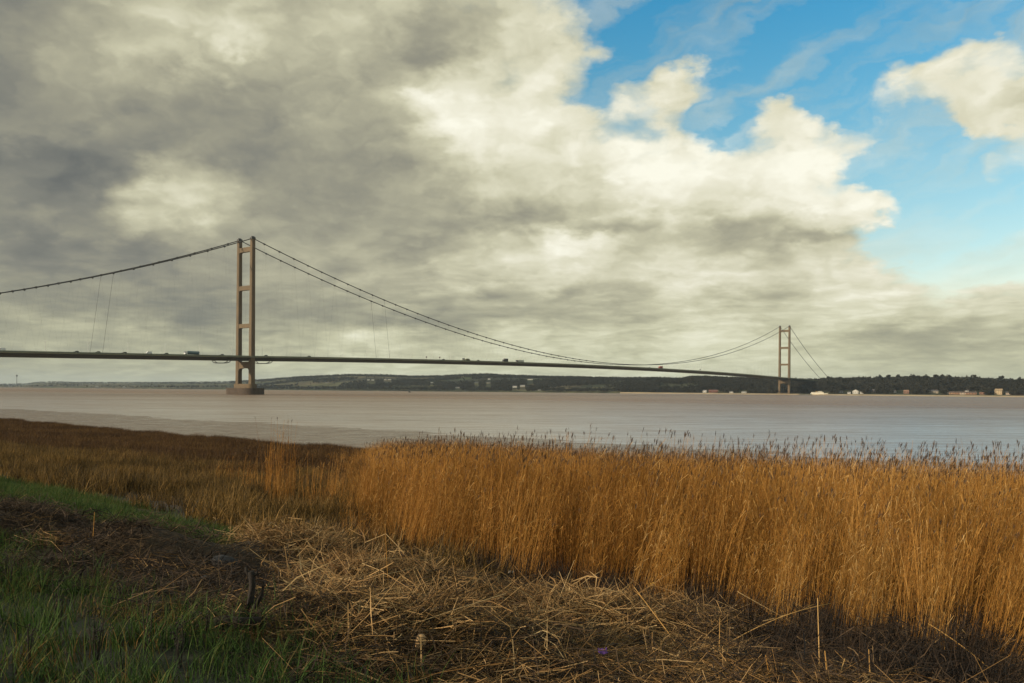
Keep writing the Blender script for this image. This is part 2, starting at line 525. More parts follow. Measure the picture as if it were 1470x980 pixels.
c = t.mix(t.maprange(at, 3.0, 4.5), turf, strawc)
c = t.mix(t.maprange(at, 9.0, 11.0), c, soil)
c = t.mix(t.maprange(at, 15.0, 24.0), c, marsh)
fm = t.maprange(at, 52.0, 55.0)
c = t.mix(fm, c, mudc)
t.l(c, bs.inputs['Base Color'])
rough = t.maprange(t.noise(pos, 0.25, 4, 0.6), 0.35, 0.65, 0.22, 0.5)
rr = t.n('ShaderNodeMix', data_type='FLOAT')
t.l(fm, rr.inputs[0]); rr.inputs[2].default_value = 0.95; t.l(rough, rr.inputs[3])
t.l(rr.outputs[0], bs.inputs['Roughness'])
bp = t.n('ShaderNodeBump'); bp.inputs['Strength'].default_value = 0.7; bp.inputs['Distance'].default_value = 0.05
t.l(t.math('ADD', nB, nA), bp.inputs['Height'])
t.l(bp.outputs[0], bs.inputs['Normal'])
gm.materials.append(m)
tag(link('ground', gm), 'sloping muddy bank and tidal mud flat at the edge of the river', kind='structure')

# water
wm = bpy.data.meshes.new('water')
wm.from_pydata([(-9000, -400, 0), (9000, -400, 0), (9000, 14000, 0), (-9000, 14000, 0)], [], [(0, 1, 2, 3)])
m, t, bs, out = newmat('estuary_water')
pos = t.n('ShaderNodeNewGeometry').outputs['Position']
p1 = t.vmath('MULTIPLY', pos, (1.0, 1.0, 1.0))
big = t.noise(pos, 0.006, 3, 0.5)
n0 = t.noise(t.vmath('MULTIPLY', pos, (0.55, 1.0, 1.0)), 0.16, 5, 0.62)
n1_ = t.noise(t.vmath('MULTIPLY', pos, (0.7, 1.0, 1.0)), 1.1, 4, 0.6)
n2_ = t.noise(t.vmath('MULTIPLY', pos, (0.10, 1.0, 1.0)), 0.035, 4, 0.6)
wc = t.mix(t.maprange(n2_, 0.35, 0.65), (0.285, 0.182, 0.115, 1), (0.21, 0.132, 0.085, 1))
t.l(wc, bs.inputs['Base Color'])
bs.inputs['Roughness'].default_value = 0.9
bs.inputs['Specular IOR Level'].default_value = 0.0
bp = t.n('ShaderNodeBump'); bp.inputs['Strength'].default_value = 1.0; bp.inputs['Distance'].default_value = 1.0
hgt = t.math('ADD', t.math('MULTIPLY', n0, 1.0), t.math('MULTIPLY', n1_, 0.36))
wx, wy, _ = t.sep(pos)
off = t.math('ADD', t.math('MULTIPLY', wx, NS[0]), t.math('MULTIPLY', wy, NS[1]))
chop = t.maprange(off, 95, 500, 0.42, 1.3)          # sheltered near the bank, choppier in the channel
hgt = t.math('MULTIPLY', t.math('MULTIPLY', hgt, chop), t.maprange(n2_, 0.3, 0.7, 0.55, 1.25))
t.l(hgt, bp.inputs['Height'])
t.l(bp.outputs[0], bs.inputs['Normal'])
# choppy water: facets turn towards the eye, so it never mirrors fully
fr = t.n('ShaderNodeFresnel'); fr.inputs[0].default_value = 2.0
t.l(bp.outputs[0], fr.inputs['Normal'])
gl = t.n('ShaderNodeBsdfGlossy'); t.l(t.maprange(off, 95, 700, 0.34, 0.22), gl.inputs['Roughness']); gl.distribution = 'MULTI_GGX'
t.l(bp.outputs[0], gl.inputs['Normal'])
ms = t.n('ShaderNodeMixShader')
rip = t.maprange(t.noise(t.vmath('MULTIPLY', pos, (0.22, 1.0, 1.0)), 0.30, 5, 0.65), 0.36, 0.64, 0.70, 1.22)
t.l(t.math('MULTIPLY', t.math('MULTIPLY', t.math('MULTIPLY', rip, fr.outputs[0]), t.maprange(off, 100, 480, 1.15, 0.56), None, True), t.maprange(t.noise(t.vmath('MULTIPLY', pos, (0.16, 1.0, 1.0)), 0.018, 5, 0.6), 0.32, 0.68, 0.80, 1.0)), ms.inputs[0])
t.l(bs.outputs[0], ms.inputs[1]); t.l(gl.outputs[0], ms.inputs[2])
t.l(ms.outputs[0], out.inputs[0])
wm.materials.append(m)
tag(link('water', wm), 'wide muddy brown tidal river reflecting the sky', kind='structure')

# ------------------------------------------------------------------ far shore
P0 = (614.0 - 14, 1973.0 - 17)
def shore_d(px):
    k = (np.asarray(px, float) - 735) / F
    q = (P0[0] - P0[1] * k) / (0.781 + 0.624 * k)
    return P0[1] + 0.624 * q
RIDGE = np.array([(-140, 552), (0, 552.0), (36, 551.5), (52, 549.2), (75, 548.2), (110, 549.4), (170, 549.4), (230, 549.5), (290, 549.0), (330, 548.5), (380, 545.5),
    (420, 542.5), (460, 540.5), (500, 538.8), (540, 539), (590, 541), (630, 541), (665, 539.0), (700, 538.2), (730, 540), (770, 541.5), (830, 543), (890, 544.5), (940, 544.5), (978, 546), (990, 543.5), (1005, 543),
    (1040, 544.5), (1080, 545.5), (1130, 547), (1170, 548), (1200, 547.5), (1250, 547.5), (1300, 546.5), (1350, 547), (1400, 548), (1440, 550.5), (1470, 551.5), (1620, 555)], float)
RDIST = np.array([(-140, 2600), (330, 2300), (420, 1300), (600, 1200), (760, 900), (900, 600), (985, 380), (1100, 300), (1300, 230), (1620, 220)], float)
def hill_z(px, yd):
    """height of the far land at bearing px (photo column) and forward distance yd"""
    D = shore_d(px)
    rd = np.interp(px, RDIST[:, 0], RDIST[:, 1])
    top = (yh(np.asarray(px)) - np.interp(px, RIDGE[:, 0], RIDGE[:, 1])) / F * (D + rd) + EYE - 1.5
    u = (yd - D) / rd
    up = np.clip(u, 0, 1)
    prof = up ** 1.25 * (1.55 - 0.55 * up)
    x = (np.asarray(px) - 735) / F * yd
    z = 1.8 * np.clip((yd - D) / 16, -2, 1) + (top - 1.8) * prof
    z = z + (fbm(x / 260.0, yd / 260.0, 41, 4) - 0.5) * 0.28 * top * np.clip(up * 4, 0, 1) * np.clip((1.0 - u) * 4, 0, 1)
    z = z - np.clip(u - 1.05, 0, 8) * 0.16 * np.abs(top)
    return np.maximum(z, -5.0)
hp = np.concatenate([np.arange(-260, 1700, 5.0)])
hu = np.concatenate([[-60, -30], np.linspace(-4, 20, 7), np.geomspace(30, 500, 26), np.geomspace(540, 9000, 26)])
HP, HU = np.meshgrid(hp, hu)
HY = shore_d(HP) + HU
HZ = hill_z(HP, HY)
hv = np.stack([(HP - 735) / F * HY, HY, HZ], -1).reshape(-1, 3)
ii = np.arange(HP.size).reshape(HP.shape)
hf = np.stack([ii[:-1, :-1], ii[:-1, 1:], ii[1:, 1:], ii[1:, :-1]], -1).reshape(-1, 4)
hm = grid_mesh('hills', hv, hf)
m, t, bs, out = newmat('far_fields')
pos = t.n('ShaderNodeNewGeometry').outputs['Position']
vo = t.n('ShaderNodeTexVoronoi'); vo.inputs['Scale'].default_value = 0.0042
t.l(t.vmath('ADD', pos, t.vmath('MULTIPLY', t.noise(pos, 0.004, 3, 0.5, color=True), (90, 90, 0))), vo.inputs['Vector'])
fs_ = t.n('ShaderNodeSeparateColor'); t.l(vo.outputs['Color'], fs_.inputs[0])
fc = t.ramp(fs_.outputs[0], [(0.0, (0.06, 0.065, 0.035)), (0.25, (0.12, 0.115, 0.055)), (0.45, (0.075, 0.095, 0.04)), (0.62, (0.040, 0.042, 0.028)), (0.8, (0.15, 0.125, 0.07)), (1.0, (0.05, 0.055, 0.03))], 'CONSTANT')
fc = t.mix(t.maprange(t.noise(pos, 0.02, 5, 0.65), 0.42, 0.6), fc, (0.024, 0.026, 0.015, 1))
t.l(fc, bs.inputs['Base Color'])
bs.inputs['Roughness'].default_value = 0.95
bs.inputs['Specular IOR Level'].default_value = 0.1
hm.materials.append(m)
tag(link('hills', hm), 'low wooded hills and fields on the far bank', kind='structure')

# beach: sand sloping from the water to the grass of the far bank
bpx = np.arange(890, 1640, 4.0)
bverts = []; bfaces = []
for i, px in enumerate(bpx):
    D = float(shore_d(px)); k = (px - 735) / F
    g = min(max((px - 900) / 120, 0.15), 1)
    wob = 6 * (float(vnoise(px / 23.0, 0.5, 3)) - .5)
    for dy_, z in ((-34 - wob, -0.3), (-22 - wob, 0.7 * g), (-10, 1.9 * g), (-3, 2.6 * g), (4, 2.7)):
        y = D + dy_
        bverts.append((k * y, y, z))
    if i:
        for j in range(4):
            a = (i - 1) * 5 + j
            bfaces.append((a, a + 5, a + 6, a + 1))
bm_ = bpy.data.meshes.new('beach'); bm_.from_pydata(bverts, [], bfaces); bm_.shade_smooth()
bm_.materials.append(pmat('sand', (0.50, 0.38, 0.22), (0.34, 0.25, 0.15), 0.9, 0.03, 4))
tag(link('beach', bm_), 'narrow strip of pale sand along the far shore', kind='structure')

# ------------------------------------------------------------------ instanced ground cover (kind stuff)
def points_instancer(name, pts, rots, scl, idx, protos):
    """one object whose points carry copies of the prototype meshes"""
    me = bpy.data.meshes.new(name)
    n = len(pts)
    me.vertices.add(n)
    me.vertices.foreach_set('co', np.asarray(pts, np.float32).ravel())
    me.attributes.new('rot', 'FLOAT_VECTOR', 'POINT').data.foreach_set('vector', np.asarray(rots, np.float32).ravel())
    me.attributes.new('scl', 'FLOAT', 'POINT').data.foreach_set('value', np.asarray(scl, np.float32))
    me.attributes.new('idx', 'INT', 'POINT').data.foreach_set('value', np.asarray(idx, np.int32))
    o = link(name, me)
    ng = bpy.data.node_groups.new(name, 'GeometryNodeTree')
    ng.interface.new_socket('Geometry', in_out='INPUT', socket_type='NodeSocketGeometry')
    ng.interface.new_socket('Geometry', in_out='OUTPUT', socket_type='NodeSocketGeometry')
    gi = ng.nodes.new('NodeGroupInput'); go = ng.nodes.new('NodeGroupOutput')
    iop = ng.nodes.new('GeometryNodeInstanceOnPoints')
    jn = ng.nodes.new('GeometryNodeJoinGeometry')
    for p in reversed(protos):
        po = bpy.data.objects.new(name + '_source', p)
        oi = ng.nodes.new('GeometryNodeObjectInfo')
        oi.inputs['Object'].default_value = po
        g2 = ng.nodes.new('GeometryNodeGeometryToInstance')
        ng.links.new(oi.outputs['Geometry'], g2.inputs[0])
        ng.links.new(g2.outputs[0], jn.inputs[0])
    def attr(nm, typ):
        a = ng.nodes.new('GeometryNodeInputNamedAttribute')
        a.data_type = typ
        a.inputs['Name'].default_value = nm
        return a.outputs['Attribute']
    ng.links.new(gi.outputs[0], iop.inputs['Points'])
    ng.links.new(jn.outputs[0], iop.inputs['Instance'])
    iop.inputs['Pick Instance'].default_value = True
    ng.links.new(attr('idx', 'INT'), iop.inputs['Instance Index'])
    ng.links.new(attr('rot', 'FLOAT_VECTOR'), iop.inputs['Rotation'])
    ng.links.new(attr('scl', 'FLOAT'), iop.inputs['Scale'])
    ng.links.new(iop.outputs[0], go.inputs[0])
    md = o.modifiers.new('scatter', 'NODES')
    md.node_group = ng
    return o

def plant_mat(name, stops, trans=0.25, patch=0.06, rough=0.75, spread=0.45):
    m, t, bs, out = newmat(name)
    tone = t.n('ShaderNodeAttribute', attribute_name='tone').outputs['Fac']
    rnd = t.n('ShaderNodeObjectInfo').outputs['Random']
    pos = t.n('ShaderNodeNewGeometry').outputs['Position']
    n = t.noise(pos, patch, 3, 0.55)
    f = t.math('ADD', tone, t.math('MULTIPLY', t.math('SUBTRACT', rnd, 0.5), spread * 0.6))
    f = t.math('ADD', f, t.math('MULTIPLY', t.math('SUBTRACT', n, 0.5), spread * 1.5))
    col = t.ramp(f, stops)
    t.l(col, bs.inputs['Base Color'])
    bs.inputs['Roughness'].default_value = rough
    bs.inputs['Specular IOR Level'].default_value = 0.25
    if trans:
        tr = t.n('ShaderNodeBsdfTranslucent')
        t.l(col, tr.inputs[0])
        ms = t.n('ShaderNodeMixShader')
        ms.inputs[0].default_value = trans
        t.l(bs.outputs[0], ms.inputs[1]); t.l(tr.outputs[0], ms.inputs[2])
        t.l(ms.outputs[0], out.inputs[0])
    return m

REED = plant_mat('dry_reed', [(0.0, (0.14, 0.058, 0.012)), (0.3, (0.30, 0.135, 0.025)), (0.55, (0.43, 0.205, 0.038)), (0.8, (0.54, 0.29, 0.070)), (1.0, (0.64, 0.41, 0.16))], 0.22, 0.12)
STRAW = plant_mat('dead_straw', [(0.0, (0.03, 0.016, 0.007)), (0.35, (0.135, 0.073, 0.024)), (0.65, (0.32, 0.185, 0.066)), (1.0, (0.58, 0.40, 0.19))], 0.1, 0.9)
ROTSHADE = plant_mat('rotted_shaded_straw', [(0.0, (0.010, 0.007, 0.005)), (0.45, (0.034, 0.021, 0.012)), (0.8, (0.085, 0.052, 0.025)), (1.0, (0.27, 0.175, 0.08))], 0.0, 0.7)  # rot brown, low tones darkened further to carry the left ridge's shade
PALESTRAW = plant_mat('pale_straw', [(0.0, (0.08, 0.042, 0.015)), (0.35, (0.22, 0.125, 0.045)), (0.65, (0.38, 0.235, 0.095)), (1.0, (0.60, 0.43, 0.21))], 0.1, 0.9)
GRASS = plant_mat('green_grass', [(0.0, (0.014, 0.024, 0.006)), (0.35, (0.038, 0.084, 0.015)), (0.65, (0.082, 0.145, 0.028)), (0.85, (0.12, 0.11, 0.03)), (1.0, (0.22, 0.16, 0.06))], 0.3, 0.7)
DRYGRASS = plant_mat('dry_grass', [(0.0, (0.030, 0.021, 0.009)), (0.35, (0.095, 0.060, 0.017)), (0.65, (0.225, 0.132, 0.034)), (1.0, (0.42, 0.25, 0.075))], 0.25, 0.25)
RUSH = plant_mat('brown_marsh', [(0.0, (0.022, 0.011, 0.005)), (0.4, (0.062, 0.030, 0.010)), (0.7, (0.125, 0.064, 0.019)), (1.0, (0.26, 0.155, 0.045))], 0.2, 0.08)
PLUME = pmat('reed_plume', (0.095, 0.055, 0.028), (0.05, 0.029, 0.016), 0.9, 5.0)
DARKSTEM = pmat('dark_stem', (0.030, 0.022, 0.014), (0.015, 0.012, 0.009), 0.9, 8.0)

def reed_stem(b, rs, x, y, h, lean, yaw, rad, plume=True, leaves=3, segs=3, tone=None):
    tone = rs.uniform(0.15, 0.85) if tone is None else tone
    pts = []
    for i in range(segs + 1):
        u = i / segs
        o = lean * h * u ** 1.6
        pts.append((x + math.cos(yaw) * o, y + math.sin(yaw) * o, h * u))
    b.tube(pts, [rad * (1 - 0.55 * i / segs) for i in range(segs + 1)], 3, caps=False, tone=tone)
    for k in range(leaves):
        u = rs.uniform(0.25, 0.92)
        o = lean * h * u ** 1.6
        p0 = Vector((x + math.cos(yaw) * o, y + math.sin(yaw) * o, h * u))
        a = rs.uniform(0, 6.283)
        ll = rs.uniform(0.16, 0.36)
        d = Vector((math.cos(a), math.sin(a), 0))
        dr = rs.uniform(0.3, 1.5)
        p = [p0, p0 + d * ll * 0.45 + Vector((0, 0, ll * 0.45 * dr + 0.04)), p0 + d * ll * 0.85 + Vector((0, 0, ll * (dr * 0.5 - 0.12)))]
        b.ribbon(p, [0.003, 0.005, 0.001], Vector((-d.y, d.x, rs.uniform(-.6, .6))), tone=min(1, tone + rs.uniform(-.1, .25)))
    return pts[-1], pts[-2], tone

def plume(b, rs, p, yaw, L, tone):
    p = Vector(p)
    lean = Vector((math.cos(yaw), math.sin(yaw), 0))
    for k in range(5):
        a = rs.uniform(0, 6.283)
        d = (lean * rs.uniform(0.2, 0.7) + Vector((math.cos(a), math.sin(a), 0)) * 0.25 + Vector((0, 0, 1))).normalized()
        q = p + Vector((0, 0, L * 0.12 * k - L * .1))
        side = Vector((-d.y, d.x, 0.2)).normalized()
        b.ribbon([q, q + d * L * 0.4, q + d * L * 0.8], [0.003, L * 0.048, 0.002], side, tone=tone)

def proto_reed(seed, n=44, rad=0.50, hlo=1.7, hhi=2.35, lean0=0.11, stem=0.0038, plumes=0.03):
    rs = random.Random(seed)
    b = MB(); pl = MB()
    for i in range(n):
        a = rs.uniform(0, 6.283); r = rad * math.sqrt(rs.random())
        h = rs.uniform(hlo, hhi) if rs.random() > 0.2 else rs.uniform(hlo * 0.5, hlo)
        tall = rs.random() < 0.12
        if tall: h = hhi * rs.uniform(1.0, 1.24)
        yaw = rs.gauss(0.1, 0.7) if rs.random() < 0.75 else rs.uniform(0, 6.283)
        lean = abs(rs.gauss(lean0, 0.06)) + (0.25 if rs.random() < 0.06 else 0)
        tip, p2, tone = reed_stem(b, rs, r * math.cos(a), r * math.sin(a), h, lean, yaw, stem * rs.uniform(.75, 1.35), leaves=2)
        if rs.random() < (0.6 if tall else plumes):
            plume(pl, rs, tip, yaw, rs.uniform(0.08, 0.14), 0.0)
    nb = len(b.f)
    b.add(pl.v, pl.f, 0.0) if pl.v else None
    me = b.mesh('reed_source', REED)
    me.materials.append(PLUME)
    mi = np.zeros(len(b.f), np.int32); mi[nb:] = 1
    me.polygons.foreach_set('material_index', mi)
    return me

def proto_blades(seed, mat, n, rad, hlo, hhi, wid, droop=0.5, tlo=0.1, thi=0.8, segs=3):
    rs = random.Random(seed); b = MB()
    for i in range(n):
        a = rs.uniform(0, 6.283); r = rad * math.sqrt(rs.random())
        yaw = rs.uniform(0, 6.283); h = rs.uniform(hlo, hhi); dr = rs.uniform(0.1, droop)
        d = Vector((math.cos(yaw), math.sin(yaw), 0)); o = Vector((r * math.cos(a), r * math.sin(a), -0.02))
        pts = []; wd = []
        for k in range(segs + 1):
            u = k / segs
            pts.append(o + d * (h * dr * u * u) + Vector((0, 0, h * (u - 0.35 * dr * u * u))))
            wd.append(wid * (1 - u) ** 0.7 * rs.uniform(.8, 1.2) + 0.0004)
        b.ribbon(pts, wd, Vector((-d.y, d.x, 0)), tone=rs.uniform(tlo, thi))
    return b.mesh('blade_source', mat)

def proto_straw(seed, n=26, rad=0.38, main=0.0, spread=0.7, llo=0.18, lhi=0.8, up=0.20, r0=0.0027, mat=None):
    rs = random.Random(seed); b = MB()
    for i in range(n):
        a = rs.uniform(0, 6.283); r = rad * math.sqrt(rs.random())
        yaw = rs.gauss(main, spread); L = rs.uniform(llo, lhi) * (0.6 if rs.random() < .5 else 1)
        pit = rs.gauss(0.05, up); c = Vector((r * math.cos(a), r * math.sin(a), rs.uniform(0.0, 0.09)))
        d = Vector((math.cos(yaw) * math.cos(pit), math.sin(yaw) * math.cos(pit), math.sin(pit)))
        bend = Vector((-d.y, d.x, rs.uniform(-.6, .9))) * rs.gauss(0, 0.06) * L * 2
        rr_ = r0 * rs.uniform(.6, 1.4)
        p = [c - d * L / 2, c + bend, c + d * L / 2]
        tone = rs.betavariate(2, 2.2)
        if rs.random() < 0.3:
            b.ribbon(p, [rr_ * .6, rr_ * 2.0, rr_ * .4], Vector((-d.y, d.x, rs.uniform(-.5, .5))), tone=tone)
        else:
            b.tube(p, [rr_, rr_ * .9, rr_ * .7], 3, caps=False, tone=tone)
    return b.mesh('straw_source', mat or STRAW)

rng = np.random.default_rng(7)
def cand(n, y0, y1, k0=-0.68, k1=0.68, pad=1.5, power=1.0):
    """random ground points in the wedge of bank the view takes in (uniform per square metre)"""
    y = np.sqrt(rng.uniform(y0 ** 2, y1 ** 2, n))
    x = rng.uniform(0, 1, n) * ((k1 - k0) * y + 2 * pad) + k0 * y - pad
    return x, y
def area(y0, y1, k0=-0.68, k1=0.68, pad=1.5):
    return (k1 - k0) * (y1 ** 2 - y0 ** 2) / 2 + 2 * pad * (y1 - y0)
def scatter(name, x, y, protos, s0, s1, tilt=0.05, sink=0.0, yaw=None, yawspread=math.pi, scl=None, lean=0.0):
    n = len(x)
    z = zground(x, y) - sink
    yw = rng.uniform(-math.pi, math.pi, n) if yaw is None else rng.normal(yaw, yawspread, n)
    rots = np.stack([rng.normal(0, tilt, n), rng.normal(0, tilt, n) + lean, yw], -1)
    sc = rng.uniform(s0, s1, n) if scl is None else scl
    return points_instancer(name, np.stack([x, y, z], -1), rots, sc, rng.integers(0, len(protos), n), protos)

def shore_n(x, y, amp=2.0, sc=3.0, seed=50):
    return sdist(x, y) + (fbm(np.asarray(x) / sc, np.asarray(y) / sc, seed, 3) - .5) * 2 * amp

# reed bed
x, y = cand(int(area(6, 72) * 9), 6, 72)
s = shore_n(x, y, 1.6, 3.0, 51)
edge = x + 0.165 * y + (fbm(x / 2.0, y / 6.0, 52, 3) - .5) * 3.0
rt_ = np.clip((x / y - 0.10) / 0.22, 0, 1)
dens = np.clip((s - 10.2 + 4.6 * rt_) / (6.5 + 4 * rt_), 0.0, 1) ** 1.5 * np.where(sdist(x, y) < 51, 1, 0) * np.clip(edge / 1.6 + 0.1, 0.0, 1)
dens = np.maximum(dens, 0.045 * np.clip((s - 12) / 3, 0, 1) * np.where(sdist(x, y) < 45, 1, 0) * np.clip((edge + 4.5) / 4.5, 0, 1) ** 2)
dens *= np.where(s < 22, 1.0, 0.62)
keep = rng.random(len(x)) < dens
x, y, s, edge = x[keep], y[keep], s[keep], edge[keep]
protos = [proto_reed(100 + i) for i in range(7)]
sc = rng.uniform(0.80, 1.12, len(x)) * np.interp(s, [5, 7.5, 10, 12, 15, 20, 30, 45], [0.34, 0.48, 0.66, 0.82, 0.94, 0.83, 0.79, 0.68]) * (0.94 + 0.12 * fbm(x / 3, y / 3, 77, 3)) * np.clip(0.82 + edge * 0.07, 0.5, 1)
tag(scatter('reed_bed', x, y, protos, 1, 1, 0.075, 0.03, yaw=0.1, yawspread=0.5, scl=sc, lean=np.interp(s, [6, 12, 18, 30], [0.20, 0.14, 0.08, 0.05]) + rng.normal(0, 0.05, len(x))), 'tall dry orange brown reeds in a dense bed along the river bank', kind='stuff')

# short dark stubble round the reeds, making the bed darker towards its feet
x, y = cand(int(area(6, 34) * 9), 6, 34)
s = shore_n(x, y, 1.0, 2.0, 51)
rt_ = np.clip((x / y - 0.10) / 0.22, 0, 1)
f0 = 9.6 - 4.6 * rt_
dens = np.clip((s - f0) / 1.5, 0, 1) * np.clip((f0 + 9 - s) / 3, 0, 1) * np.clip((x + 0.2 * y) / 1.0, 0, 1)
keep = rng.random(len(x)) < dens
x, y = x[keep], y[keep]
protos = [proto_blades(650 + i, ROTSHADE, 34, 0.40, 0.12, 0.62, 0.0040, 0.9, 0.0, 0.62) for i in range(5)]
tag(scatter('reed_stubble', x, y, protos, 0.6, 1.15, 0.2, lean=0.15), 'short dark stubble around the feet of the reeds', kind='stuff')

# straw litter washed up along the bank
x, y = cand(int(area(3.5, 22) * 42), 3.5, 22)
s = shore_n(x, y, 0.8, 1.6, 61)
left = np.clip((-x / y - 0.20) / 0.08, 0, 1)         # the heap is thinner and darker to the left
up_ = 11.0 - 4.2 * left - 5.0 * np.clip((x / y - 0.10) / 0.22, 0, 1)
dens = np.clip((s - 3.4) / 0.8, 0, 1) * np.clip((up_ - s) / 2.4, 0, 1) * (1 - 0.9 * left)
dens *= 0.16 + 0.84 * np.clip((fbm(x / 0.9, y / 0.9, 62, 3) - 0.4) * 5, 0, 1)
keep = rng.random(len(x)) < dens
x, y = x[keep], y[keep]
protos = [proto_straw(200 + i, spread=0.55 + 0.5 * (i % 3)) for i in range(9)]
tag(scatter('straw_litter', x, y, protos, 0.65, 1.25, 0.14, -0.01, yaw=0.25, yawspread=0.9), 'tangled heap of broken pale reed straw washed up on the bank', kind='stuff')

x, y = cand(int(area(4, 18) * 30), 4, 18, -0.4, 0.2)
pxs = 735 + F * x / y
hp_ = np.zeros(len(x))
for bx, by, rx, ry, h in BUMPS:
    if bx > -0.30 * by:
        hp_ = np.maximum(hp_, np.exp(-((x - bx) / (rx * 1.15)) ** 2 - ((y - by) / (ry * 1.15)) ** 2))
keep = rng.random(len(x)) < hp_ * np.clip((fbm(x / .6, y / .6, 68, 3) - .36) * 6, .06, 1) * np.clip((x / y + 0.315) / 0.04, 0, 1)
x, y = x[keep], y[keep]
protos = [proto_straw(270 + i, n=24, spread=1.0, up=0.42, llo=.15, lhi=.8, r0=.0030, mat=PALESTRAW) for i in range(8)]
tag(scatter('straw_heap', x, y, protos, 0.7, 1.25, 0.3, -0.03, yaw=0.3, yawspread=1.2), 'raised heap of pale broken reed stalks left of the middle', kind='stuff')

# rotted litter with shade put into its dark colour, on the muddy ridge to the left and under the reeds
x, y = cand(int(area(3.5, 24) * 46), 3.5, 24)
s = shore_n(x, y, 0.8, 1.6, 61)
left = np.clip((-x / y - 0.20) / 0.08, 0, 1)
up_ = 15.5 - 8.6 * left
dens = np.clip((s - 3.2) / 0.8, 0, 1) * np.clip((up_ - s) / 1.0, 0, 1) * (0.75 + 0.25 * left)
dens *= 0.45 + 0.55 * np.clip((fbm(x / 0.7, y / 0.7, 66, 3) - 0.42) * 5, 0, 1)
keep = rng.random(len(x)) < dens
x, y = x[keep], y[keep]
protos = [proto_straw(250 + i, n=26, spread=1.4, up=0.38, llo=.08, lhi=0.45, r0=.003, mat=ROTSHADE) for i in range(6)]
tag(scatter('rotted_litter', x, y, protos, 0.6, 1.3, 0.2, 0.0, yaw=0.2, yawspread=1.2), 'rotted stems and twigs with shade in their dark colour on the muddy ridge and under the reeds', kind='stuff')

# green grass at the top of the bank and the small green patch behind the litter
x, y = cand(int(area(3, 30) * 55), 3, 30)
s = shore_n(x, y, 0.7, 1.8, 71)
gb_ = fbm(x / .6 + 40, y / .6, 75, 3)
d1 = np.clip((gb_ - .33) * 7, .45, 1) * np.clip((4.3 - s) / 0.8, 0, 1) * np.clip((-x - 0.2) / 1.0, 0, 1)
kk_ = -x / y + (fbm(x / 1.4, y / 1.4, 73, 3) - .5) * .16
s = s + (fbm(x / 1.7, y / 1.7, 74, 3) - .5) * 2.6
d2 = np.clip((s - 6.6) / 0.5, 0, 1) * np.clip((11.2 - s) / 1.4, 0, 1) * np.clip((kk_ - 0.28) / 0.07, 0, 1) * 0.85
keep = rng.random(len(x)) < np.maximum(d1, d2) * (0.4 + 0.6 * np.clip((fbm(x / .8, y / .8, 72, 3) - .3) * 4, 0, 1))
x, y = x[keep], y[keep]
protos = [proto_blades(300 + i, GRASS, 22, 0.13, 0.10, 0.32, 0.0030, 0.9, 0.05, 0.75 + .05 * i) for i in range(6)]
tag(scatter('grass', x, y, protos, 0.7, 1.3, 0.12), 'dark green rough grass at the top of the bank', kind='stuff')

# tufts of dead brown grass mixed through the green
x, y = cand(int(area(3, 12) * 13), 3, 12)
s = shore_n(x, y, 0.7, 1.8, 71)
d1 = np.clip((4.6 - s) / 0.8, 0, 1) * np.clip((-x - 0.0) / 1.0, 0, 1) * np.clip((.52 - fbm(x / .6 + 40, y / .6, 75, 3)) * 6, 0.05, 1)
keep = rng.random(len(x)) < d1
x, y = x[keep], y[keep]
protos = [proto_blades(350 + i, DRYGRASS, 26, 0.16, 0.06, 0.26, 0.0028, 1.0, 0.0, 0.75) for i in range(4)]
tag(scatter('dead_grass', x, y, protos, 0.6, 1.3, 0.2), 'brown dead grass tufts mixed through the green bank', kind='stuff')

# dry grass behind, between green patch and the brown marsh
x, y = cand(int(area(12, 60) * 8), 12, 60, -0.72, 0.15)
s = shore_n(x, y, 2.0, 4.0, 81)
edge = x + 0.15 * y
dens = np.clip((s - 8.6 - 2.0 * np.clip((-x / y - 0.28) / 0.07, 0, 1)) / 1.5, 0, 1) * np.clip((30 - s) / 9, 0, 1) * np.clip((-edge + 2.5) / 2.5, 0, 1)
gr_ = fbm(x / 1.8, y / 2.6, 84, 3)
dens *= 0.12 + 0.88 * np.clip((gr_ - .36) * 6, 0, 1)
keep = rng.random(len(x)) < dens
x, y, gr_ = x[keep], y[keep], gr_[keep]
protos = [proto_blades(400 + i, DRYGRASS, 40, 0.26, 0.18, 0.62, 0.0065, 0.8, 0.05, 0.7 + .06 * i) for i in range(6)]
tag(scatter('dry_grass', x, y, protos, 1, 1, 0.12, scl=rng.uniform(.45, .9, len(x)) + gr_ * 1.1), 'low straw coloured grass between the reeds and the green patch', kind='stuff')

# brown marsh plants out to the mud edge
x, y = cand(int(area(26, 190) * 2.6), 26, 190, -0.74, 0.1)
s = sdist(x, y)
sn = shore_n(x, y, 3.0, 8.0, 91)
edge = x + 0.15 * y
lim = 53.5 + (fbm(x / 6, y / 6, 93, 3) - .5) * 5
dens = np.clip((sn - 17) / 7, 0, 1) * np.where(s < lim, 1, 0) * np.clip((-edge + 1.5) / 3, 0, 1)
gr_ = fbm(x / 3.5, y / 7, 94, 3)
dens *= 0.3 + 0.7 * np.clip((gr_ - .36) * 6, 0, 1)
keep = rng.random(len(x)) < dens
x, y, gr_ = x[keep], y[keep], gr_[keep]
protos = [proto_blades(500 + i, RUSH, 60, 0.50, 0.22, 0.66, 0.009, 0.7, 0.05, 0.85, segs=2) for i in range(6)]
tag(scatter('marsh_vegetation', x, y, protos, 1, 1, 0.08, scl=rng.uniform(.4, .8, len(x)) + gr_ * 1.0), 'dark brown low marsh plants running out to the mud edge', kind='stuff')
